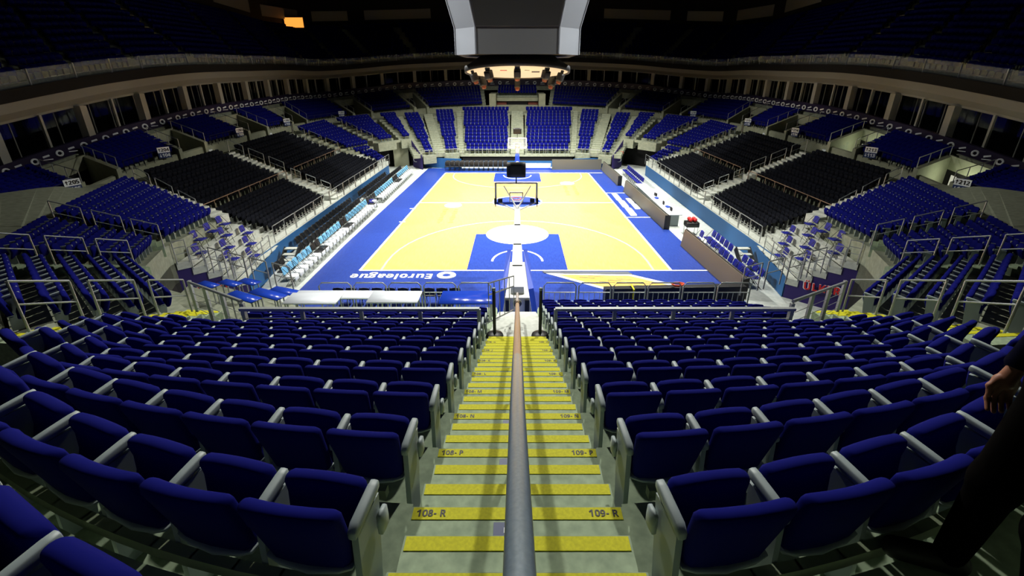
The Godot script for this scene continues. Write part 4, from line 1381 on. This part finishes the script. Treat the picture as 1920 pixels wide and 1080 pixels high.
	part("flap", rounded(Vector3(0.2, 0.4, 0.1), Vector3(0.3, 0.25, 0.4), 0.06, 3), M.sign_white, bag)
	# boarding steps at the near ends of the sideline stands
	for s in [-1, 1]:
		var ss := thing("boarding_steps", "short pale steps up to the near end of the %s stand" % ("bench-side" if s < 0 else "scorer-side"), "steps", Vector3.ZERO, 0)
		for k in 4:
			part("tread", box(Vector3(0.62, 0.05, 0.28), V(11.2, 0.2 + 0.2 * k, 20.2 + 0.28 * k, s)), M.pale_step, ss)
		for x in [10.86, 11.53]:
			part("stringer", box(Vector3(0.04, 0.3, 1.2), V(x, 0.44, 20.62, s), Basis(Vector3.RIGHT, 0.62)), M.dark_steel, ss)
	# press tables over the lower rows of section 108
	var tabs := [[-5.2, 3.5, 10.35, 1.35, 0.62, 0.0, M.table_white], [-1.27, 3.5, 10.4, 1.4, 0.72, 0.0, M.table_blue], [-3.15, 3.5, 10.43, 1.3, 0.66, 0.0, M.table_white], [-4.9, 3.2, 11.15, 2.4, 0.5, 0.0, M.table_white],
		[-7.05, 3.5, 10.45, 1.02, 0.32, -0.45, M.table_blue], [-6.75, 3.3, 11.0, 1.12, 0.36, -0.43, M.table_blue], [-6.7, 3.0, 11.78, 1.0, 0.34, -0.35, M.table_blue], [-8.74, 3.3, 11.6, 0.66, 0.26, -0.42, M.table_blue], [-8.48, 3.1, 12.12, 0.72, 0.3, -0.42, M.table_blue], [-8.38, 2.8, 12.85, 0.72, 0.33, -0.38, M.table_blue]]
	var words := ["white press table just above the barrier, farthest from the stairs", "wide blue press table next to the grey stairs", "white press table between the other white one and the blue one", "long white press table behind the white one at the barrier", "slanted blue press table nearest the barrier corner", "slanted blue press table in the middle of the larger three", "slanted blue press table closest to the black courtside chairs", "small blue press table nearest the red lettering", "small blue press table in the middle of the back three", "small blue press table of the back three nearest the court"]
	var pt := thing("press_platform", "dark stepped platform under the corner press tables", "platform", Vector3.ZERO, 0, "", "structure")
	for k in 3:
		part("step", slab(PackedVector2Array([Vector2(-6.25, 9.7 + 0.8 * k), Vector2(-6.25, 10.5 + 0.8 * k), Vector2(-10.6, 12.4 + 0.8 * k), Vector2(-10.4, 11.6 + 0.8 * k)]), 1.4, 2.75 - 0.25 * k), M.concrete, pt)
	for i in tabs.size():
		var e: Array = tabs[i]
		var t := thing("press_table", words[i], "table", W(e[0], e[1], e[2]), e[5], "press tables of section 108")
		part("tabletop", rounded(Vector3.ZERO, Vector3(e[3], 0.04, e[4]), 0.015, 2), e[6], t)
		for x in [-1, 1]:
			part("leg", tube([Vector3(x * (e[3] / 2 - 0.1), -0.02, -e[4] / 2 + 0.08), Vector3(x * (e[3] / 2 - 0.1), -0.75, -e[4] / 2 + 0.08)], 0.02, 5), M.steel, t)
			part("leg", tube([Vector3(x * (e[3] / 2 - 0.1), -0.02, e[4] / 2 - 0.08), Vector3(x * (e[3] / 2 - 0.1), -0.75, e[4] / 2 - 0.08)], 0.02, 5), M.steel, t)
	# loose blue chairs on the bare pale steps of both corners
	for s in [-1, 1]:
		for i in 10:
			var r := [0, 1, 2, 3, 4, 1, 2, 3, 4, 4][i] as int
			var along_row: float = [0.45, 0.22, 0.4, 0.14, 0.34, 0.66, 0.84, 0.6, 0.78, 0.56][i]
			var tt := (r + 0.72) / 5.0
			var cp2 := V(11.3, 0, 17.3, s).lerp(V(12.9, 0, 15.8, s), tt).lerp(V(11.9, 0, 21.2, s).lerp(V(13.6, 0, 20.8, s), tt), along_row)
			cp2.y = lerpf(lerpf(0.9, 2.5, r / 5.0), lerpf(0.9, 2.4, r / 5.0), along_row)
			var lc := put(bluec, "plastic_chair", cp2, -PI / 2 * s, "blue chair on the pale %s corner steps, %s step up, %s counted from the court" % ["bench-side" if s < 0 else "scorer-side", nth(r), nth(i)], "chair", "loose blue chairs on the pale corner steps")
			lc.scale = Vector3.ONE * 0.85

# ---------------------------------------------------------------- rails
func rail(label: String, pts: Array, h: float, group: String, n_posts := 2, bars := 1, r := 0.022, m: Material = null) -> void:
	# pts: floor points; rounded hoop ends
	var t := thing("handrail", label, "handrail", Vector3.ZERO, 0, group)
	if m == null:
		m = M.steel
	var up := Vector3(0, h, 0)
	var top := []
	for p in pts:
		top.append(p + up)
	part("top_rail", tube(top, r, 6), m, t)
	for b in bars:
		var mid := []
		for p in pts:
			mid.append(p + up * (1.0 - (b + 1.0) / (bars + 1.0) * 0.9))
		part("mid_rail", tube(mid, r * 0.8, 5), m, t)
	var c := Curve3D.new()
	for p in pts:
		c.add_point(p)
	var ln := c.get_baked_length()
	for i in n_posts:
		var p := c.sample_baked(ln * i / maxf(1, n_posts - 1))
		part("post", tube([p - Vector3(0, 0.05, 0), p + up], r, 6), m, t)

func rails() -> void:
	# centre rail down the stairs
	var t := thing("handrail", "thick grey pipe handrail down the middle of the yellow striped stairs", "handrail", Vector3.ZERO, 0)
	var fl := func(z: float) -> float: return 6.6 - (z - 1.4) / DZ * DH
	part("top_rail", tube([W(0.005, fl.call(-0.6) + 0.93, -0.6), W(0.005, fl.call(0.5) + 0.93, 0.5), W(0.0, fl.call(1.6) + 0.93, 1.6), W(0, fl.call(2.6) + 0.93, 2.6)], 0.034, 14), M.pipe_paint, t, Vector3.ZERO, "grey painted pipe")
	part("worn_rail", tube([W(0, fl.call(2.45) + 0.93, 2.45), W(0, fl.call(6.7) + 0.93, 6.7)], 0.0325, 12), M.bare_pipe, t, Vector3.ZERO, "worn brownish length of pipe")
	part("joint", tube([W(0, fl.call(6.7) + 0.93, 6.7), W(0, fl.call(7.0) + 0.93, 7.0)], 0.04, 10), M.dark_steel, t)
	part("end_rail", tube([W(0, fl.call(7.0) + 0.93, 7.0), W(0, fl.call(9.6) + 0.93, 9.6), W(0, fl.call(9.75) + 0.6, 9.75)], 0.028, 10), M.steel, t)
	for z in [0.9, 2.37, 3.84, 5.31, 6.8, 8.2, 9.6]:
		part("post", tube([W(0, fl.call(z) - 0.1, z), W(0, fl.call(z) + 0.92, z)], 0.02, 8), M.pipe_paint, t)
	# stanchions at the foot of the yellow stairs
	for s in [-1, 1]:
		var q := thing("stanchion_post", "black stanchion post at the foot of the stairs, %s" % ("bench side" if s < 0 else "scorer side"), "post", W(s * 0.44, floor_h(8) + 0.02, 7.6), 0, "stanchions at the foot of the stairs")
		part("base", lathe([Vector2(0, 0), Vector2(0.17, 0), Vector2(0.16, 0.03), Vector2(0.04, 0.06), Vector2(0, 0.06)], 18), M.black_plastic, q)
		part("pole", tube([Vector3(0, 0.03, 0), Vector3(0, 0.98, 0)], 0.032, 10), M.black_plastic, q)
		part("cap", lathe([Vector2(0, 0.98), Vector2(0.036, 0.98), Vector2(0.036, 1.02), Vector2(0, 1.03)], 10), M.grey_plastic, q)
	# barrier after row H
	for s in [-1, 1]:
		var b := thing("steel_barrier", "long steel barrier with cable bars, %s of the grey stairs" % ("bench side" if s < 0 else "scorer side"), "barrier", Vector3.ZERO, 0)
		var h := floor_h(8)
		part("top_rail", box(Vector3(4.1, 0.05, 0.07), W(s * 2.7, h + 1.0, 6.86)), M.steel, b)
		for k in 4:
			part("cable", tube([W(s * 0.65, h + 0.22 + 0.2 * k, 6.86), W(s * 4.72, h + 0.22 + 0.2 * k, 6.86)], 0.008, 4), M.steel, b)
		for k in 5:
			part("post", box(Vector3(0.06, 1.0, 0.05), W(s * (0.66 + 1.01 * k), h + 0.5, 6.86)), M.steel, b)
		var c := thing("steel_barrier", "angled cable barrier beside the corner stairs, %s" % ("bench side" if s < 0 else "scorer side"), "barrier", Vector3.ZERO, 0)
		var a := W(s * 4.78, h + 0.0, 7.0)
		var e := W(s * 7.1, h - 0.45, 8.9)
		part("top_rail", tube([a + Vector3(0, 1.08, 0), e + Vector3(0, 1.0, 0)], 0.03, 6), M.steel, c)
		for k in 4:
			part("cable", tube([a + Vector3(0, 0.22 + 0.2 * k, 0), e + Vector3(0, 0.2 + 0.18 * k, 0)], 0.008, 4), M.steel, c)
		for k in 4:
			var p := a.lerp(e, k / 3.0)
			part("post", box(Vector3(0.06, 1.04, 0.06), p + Vector3(0, 0.52, 0)), M.steel, c)
		# arched rails at the front of the stand
		for k in 6:
			var x0 := 0.75 + k * 0.98
			if s < 0 and k > 4:
				continue
			var g := thing("hoop_rail", "arched steel guard rail at the stand front, %s, %s from the stairs" % ["bench side" if s < 0 else "scorer side", nth(k)], "guard rail", Vector3.ZERO, 0, "arched guard rails at the front of the end stand")
			var y := 2.5
			var z := 11.5
			part("hoop", tube([W(s * x0, y, z), W(s * x0, y + 0.8, z), W(s * (x0 + 0.08), y + 0.9, z), W(s * (x0 + 0.82), y + 0.9, z), W(s * (x0 + 0.9), y + 0.8, z), W(s * (x0 + 0.9), y, z)], 0.02, 6), M.steel, g)
			part("mid_rail", tube([W(s * x0, y + 0.6, z), W(s * (x0 + 0.9), y + 0.6, z)], 0.015, 5), M.steel, g)
			for m in 5:
				part("bar", tube([W(s * (x0 + 0.15 * (m + 1)), y, z), W(s * (x0 + 0.15 * (m + 1)), y + 0.6, z)], 0.008, 4), M.steel, g)
		# corner rails over the aisles
		var sd := "bench-side" if s < 0 else "scorer-side"
		var al := [[V(7.2, 3.8, 9.0, s), V(7.45, 5.2, 5.9, s), "beside the yellow corner stairs"], [V(11.4, 3.4, 12.6, s), V(12.1, 4.7, 9.6, s), "on the second corner aisle"], [V(12.6, 3.0, 15.3, s), V(14.9, 4.3, 13.9, s), "on the third corner aisle"], [V(14.9, 2.5, 20.6, s), V(18.5, 4.0, 21.7, s), "on the aisle before the black seats"], [V(15.5, 2.45, 30.5, s), V(19.0, 4.1, 30.2, s), "on the aisle between the black blocks"], [V(15.4, 2.45, 40.1, s), V(19.1, 4.2, 39.5, s), "on the aisle after the black blocks"], [V(13.5, 2.7, 43.9, s), V(18.2, 4.4, 46.0, s), "on the far corner aisle"]]
		for e2 in al:
			for k in 3:
				var p0: Vector3 = (e2[0] as Vector3).lerp(e2[1], 0.04 + k * 0.34)
				var p1: Vector3 = (e2[0] as Vector3).lerp(e2[1], 0.04 + k * 0.34 + 0.25)
				rail("steel handrail %s, %s from the front, %s" % [e2[2], nth(k), sd], [p0, p1], 0.85, "aisle handrails", 2, 1, 0.02)
		# mid rail between lower and upper black seats
		rail("long steel rail between lower and upper black seats, nearest block, %s" % sd, [V(15.3, 2.3, 21.2, s), V(15.3, 2.3, 29.9, s)], 0.62, "tier rails", 9, 0, 0.022, M.bare_pipe)
		rail("long steel rail between lower and upper black seats, farther block, %s" % sd, [V(15.3, 2.3, 31.1, s), V(15.3, 2.3, 39.8, s)], 0.62, "tier rails", 9, 0, 0.022, M.bare_pipe)
		# front rail of the sideline stand
		for k in 9:
			var z0 := 21.4 + k * 2.45
			rail("steel guard rail on the front ledge, %s, %s from the near end" % [sd, nth(k)], [V(12.15, 0.98, z0, s), V(12.15, 0.98, z0 + 2.35, s)], 0.85, "front guard rails", 3, 1, 0.02)
		for k in 3:
			rail("steel handrail on the pale lower aisle, %s from the front, %s" % [nth(k), sd], [V(12.7 + k * 0.95, 1.15 + 0.4 * k, 30.4, s), V(13.3 + k * 0.95, 1.4 + 0.4 * k, 30.4, s)], 0.8, "lower aisle handrails", 2, 1, 0.02)
		# rails on the bare steps over the tunnel
		for k in 5:
			var g0 := V(11.3, 0.9, 17.3, s).lerp(V(12.9, 2.5, 15.8, s), k / 5.0)
			var g1 := V(11.3, 0.9, 17.3, s).lerp(V(12.9, 2.5, 15.8, s), (k + 0.9) / 5.0)
			g1.y = g0.y
			rail("steel guard rail at the tunnel edge of the pale steps, %s from the court, %s" % [nth(k), sd], [g0, g1], 0.85, "tunnel edge guard rails", 2, 2, 0.018)
		rail("steel side rail down the pale steps above the teal wall, %s" % sd, [V(11.34, 0.9, 17.4, s), V(11.75, 0.9, 20.2, s)], 0.9, "tunnel edge guard rails", 4, 2, 0.018)
		# far rails
		rail("steel guard rail along the far front row, %s" % sd, [V(0.9, 1.2, 47.0, s), V(5.6, 1.2, 47.0, s)], 0.55, "far guard rails", 8, 0, 0.025)
		rail("steel guard rail in front of the far inner wedge, %s" % sd, [V(5.9, 1.3, 46.8, s), V(9.4, 1.3, 45.4, s)], 0.55, "far guard rails", 6, 0, 0.025)
		# lower-left corner stand of rails near press tables and their mirror
		for k in 4:
			rail("bent steel rail by the corner platform, %s from the end stand, %s" % [nth(k), sd], [V(6.9 + k * 0.95, 2.5, 12.6 + 0.45 * k, s), V(7.6 + k * 0.95, 2.5, 12.95 + 0.45 * k, s)], 0.9, "corner platform rails", 2, 1, 0.02)
		# rail on the 200 parapets
		for e3 in SECTIONS:
			var pp := []
			var u: float = e3[0]
			while u <= e3[1] + 0.01:
				pp.append(along(INNER, u, s) + Vector3(0, 0.1, 0))
				u += (e3[1] - e3[0]) / 6.0
			rail("thin dark rail on the parapet, section stretch %s from the camera, %s" % [nth(SECTIONS.find(e3)), sd], pp, 0.6, "parapet rails", 7, 0, 0.016, M.dark_steel)
	# gate on the left of the lower stairs
	var g := thing("stair_gate", "open steel gate leaning beside the lower grey stairs", "gate", Vector3.ZERO, 0)
	var ga := W(-0.56, floor_h(8), 7.9)
	var gb := W(-0.08, floor_h(10) + 0.2, 9.2)
	for h in [0.15, 0.75, 1.0]:
		part("rail", tube([ga + Vector3(0, h, 0), gb + Vector3(0, h, 0)], 0.016, 5), M.steel, g)
	for k in 6:
		var p := ga.lerp(gb, k / 5.0)
		part("bar", tube([p + Vector3(0, 0.15, 0), p + Vector3(0, 1.0, 0)], 0.01, 5), M.steel, g)

# ---------------------------------------------------------------- person
# bones: [a, b, ra, rb]; the joined field is meshed as surface nets, one vertex in each crossed cell
func field(p: Vector3, bones: Array, k: float) -> float:
	var d := 10.0
	for b in bones:
		var a: Vector3 = b[0]
		var ab: Vector3 = b[1] - a
		var t := clampf((p - a).dot(ab) / maxf(ab.length_squared(), 1e-8), 0, 1)
		var e := (p - a - ab * t).length() - lerpf(b[2], b[3], t)
		var h := clampf(0.5 + 0.5 * (d - e) / k, 0, 1)
		d = lerpf(d, e, h) - k * h * (1 - h)
	return d

func nets(st: SurfaceTool, bones: Array, cell: float, k: float, cut_lo := -9.0, cut_hi := 9.0) -> void:
	st.set_smooth_group(1)
	var val := {}
	var cells := {}
	for b in bones:
		var r := maxf(b[2], b[3]) + cell * 2
		var lo: Vector3 = (b[0] as Vector3).min(b[1]) - Vector3(r, r, r)
		var hi: Vector3 = (b[0] as Vector3).max(b[1]) + Vector3(r, r, r)
		for x in range(int(floor(lo.x / cell)), int(ceil(hi.x / cell))):
			for y in range(int(floor(maxf(lo.y, cut_lo) / cell)), int(ceil(minf(hi.y, cut_hi) / cell))):
				for z in range(int(floor(lo.z / cell)), int(ceil(hi.z / cell))):
					cells[Vector3i(x, y, z)] = true
	for c in cells:
		for o in 8:
			var q: Vector3i = c + Vector3i(o & 1, (o >> 1) & 1, o >> 2)
			if not val.has(q):
				val[q] = field(Vector3(q) * cell, bones, k)
	var vert := {}
	var edges := [[0, 1], [2, 3], [4, 5], [6, 7], [0, 2], [1, 3], [4, 6], [5, 7], [0, 4], [1, 5], [2, 6], [3, 7]]
	for c in cells:
		var sum := Vector3.ZERO
		var n := 0
		for e in edges:
			var qa: Vector3i = c + Vector3i(e[0] & 1, (e[0] >> 1) & 1, e[0] >> 2)
			var qb: Vector3i = c + Vector3i(e[1] & 1, (e[1] >> 1) & 1, e[1] >> 2)
			var va: float = val[qa]
			var vb: float = val[qb]
			if (va < 0) != (vb < 0):
				sum += Vector3(qa).lerp(Vector3(qb), va / (va - vb))
				n += 1
		if n:
			vert[c] = sum / n * cell
	for c in vert:
		for ax in 3:
			var d := Vector3i.ZERO
			d[ax] = 1
			var u := Vector3i.ZERO
			u[(ax + 1) % 3] = 1
			var v := Vector3i.ZERO
			v[(ax + 2) % 3] = 1
			if not val.has(c + d) or (val[c] < 0) == (val[c + d] < 0):
				continue
			if not (vert.has(c - u) and vert.has(c - v) and vert.has(c - u - v)):
				continue
			if val[c] < 0:
				quad(st, vert[c], vert[c - v], vert[c - u - v], vert[c - u])
			else:
				quad(st, vert[c], vert[c - u], vert[c - u - v], vert[c - v])
	st.set_smooth_group(-1)

func grown(bones: Array, by: float) -> Array:
	var o := []
	for b in bones:
		o.append([b[0], b[1], b[2] + by, b[3] + by])
	return o

func person() -> void:
	# stands between the rows at the picture's edge, facing the stairs; local +z is the way the person faces
	var t := thing("person", "person in dark trousers and navy shirt standing between rows, arm hanging", "person", W(1.80, floor_h(-1), 1.12), -PI / 2 - 0.25)
	var legs := []
	var feet := []
	var arms := []
	for s in [-1, 1]:
		var hip := Vector3(s * 0.095, 0.90, 0)
		var knee := Vector3(s * 0.11, 0.49, 0.03 if s > 0 else 0.06)
		var ankle := Vector3(s * 0.12, 0.09, -0.06 if s > 0 else 0.08)
		legs.append([hip, knee, 0.088, 0.058])
		legs.append([knee, ankle, 0.056, 0.038])
		feet.append([ankle + Vector3(0, -0.045, -0.03), ankle + Vector3(s * 0.02, -0.055, 0.17), 0.04, 0.034])
		var sh := Vector3(s * 0.185, 1.42, 0)
		var el := Vector3(s * 0.25, 1.13, -0.02 if s < 0 else 0.02)
		var wr := Vector3(s * 0.255, 0.885, 0.09 if s > 0 else 0.05)
		arms.append([sh, el, 0.05, 0.041])
		arms.append([el, wr, 0.04, 0.027])
	var torso := [[Vector3(-0.07, 0.96, 0), Vector3(0.07, 0.96, 0), 0.115, 0.115], [Vector3(0, 1.0, 0), Vector3(0, 1.2, 0.0), 0.125, 0.125], [Vector3(-0.08, 1.3, 0), Vector3(0.08, 1.3, 0), 0.115, 0.115], [Vector3(-0.16, 1.42, -0.01), Vector3(0.16, 1.42, -0.01), 0.06, 0.06]]
	var st := begin()
	nets(st, legs + feet + arms + torso + [[Vector3(0, 1.42, 0), Vector3(0, 1.53, 0.01), 0.055, 0.052]], 0.018, 0.03)
	# head with brow, nose, lips, chin, ears
	nets(st, [[Vector3(0, 1.63, 0.0), Vector3(0, 1.66, -0.01), 0.085, 0.09], [Vector3(0, 1.56, 0.035), Vector3(0, 1.6, 0.03), 0.05, 0.065], [Vector3(0, 1.48, 0.005), Vector3(0, 1.56, 0.0), 0.052, 0.05], [Vector3(0, 1.635, 0.088), Vector3(0, 1.60, 0.108), 0.009, 0.014], [Vector3(-0.03, 1.655, 0.082), Vector3(0.03, 1.655, 0.082), 0.01, 0.01], [Vector3(-0.02, 1.563, 0.085), Vector3(0.02, 1.563, 0.085), 0.008, 0.008], [Vector3(-0.088, 1.60, -0.005), Vector3(-0.092, 1.64, -0.012), 0.013, 0.016], [Vector3(0.088, 1.60, -0.005), Vector3(0.092, 1.64, -0.012), 0.013, 0.016]], 0.007, 0.015)
	for s in [-1, 1]:
		var wr := Vector3(s * 0.255, 0.885, 0.09 if s > 0 else 0.05)
		var hand := [[wr, wr + Vector3(0, -0.05, 0.012), 0.026, 0.03], [wr + Vector3(0, -0.05, -0.01), wr + Vector3(0, -0.085, -0.012), 0.022, 0.018], [wr + Vector3(0, -0.05, 0.03), wr + Vector3(0, -0.085, 0.032), 0.022, 0.018]]
		for f in 4:
			var z := -0.026 + f * 0.0215
			var ln: float = [0.062, 0.076, 0.082, 0.074][f]
			var k0 := wr + Vector3(0, -0.088, z + 0.008)
			var k1 := k0 + Vector3(-s * 0.012, -ln * 0.5, 0.004)
			var k2 := k1 + Vector3(-s * 0.026, -ln * 0.42, 0.004)
			hand.append([k0 + Vector3(0, 0.02, 0), k1, 0.0095, 0.009])
			hand.append([k1, k2, 0.0088, 0.0076])
		var t0 := wr + Vector3(0, -0.04, 0.034)
		hand.append([t0, t0 + Vector3(-s * 0.012, -0.03, 0.026), 0.013, 0.011])
		hand.append([t0 + Vector3(-s * 0.012, -0.03, 0.026), t0 + Vector3(-s * 0.024, -0.062, 0.026), 0.0105, 0.009])
		nets(st, hand, 0.004, 0.006)
	part("body", done(st), M.skin, t)
	st = begin()
	nets(st, grown(legs + [torso[0]], 0.016) , 0.018, 0.035, 0.07, 1.05)
	part("trousers", done(st), M.trousers, t, Vector3.ZERO, "dark trousers")
	st = begin()
	nets(st, grown(torso, 0.018) + grown(arms, 0.016), 0.018, 0.03, 0.905, 1.6)
	part("shirt", done(st), M.shirt, t, Vector3.ZERO, "navy long-sleeved shirt")
	st = begin()
	nets(st, grown(feet, 0.012), 0.009, 0.02, 0.0)
	part("shoes", done(st), M.shoe, t, Vector3.ZERO, "dark shoes")
	st = begin()
	nets(st, [[Vector3(0, 1.67, -0.03), Vector3(0, 1.68, 0.02), 0.092, 0.082], [Vector3(0, 1.6, -0.05), Vector3(0, 1.66, -0.03), 0.06, 0.08]], 0.009, 0.02)
	part("hair", done(st), M.hair, t, Vector3.ZERO, "short dark hair")
	for s in [-1, 1]:
		part("eye", lathe([Vector2(0, -0.011), Vector2(0.008, -0.008), Vector2(0.011, 0), Vector2(0.008, 0.008), Vector2(0, 0.011)], 10), M.sign_white, t, Vector3(s * 0.03, 1.638, 0.082))
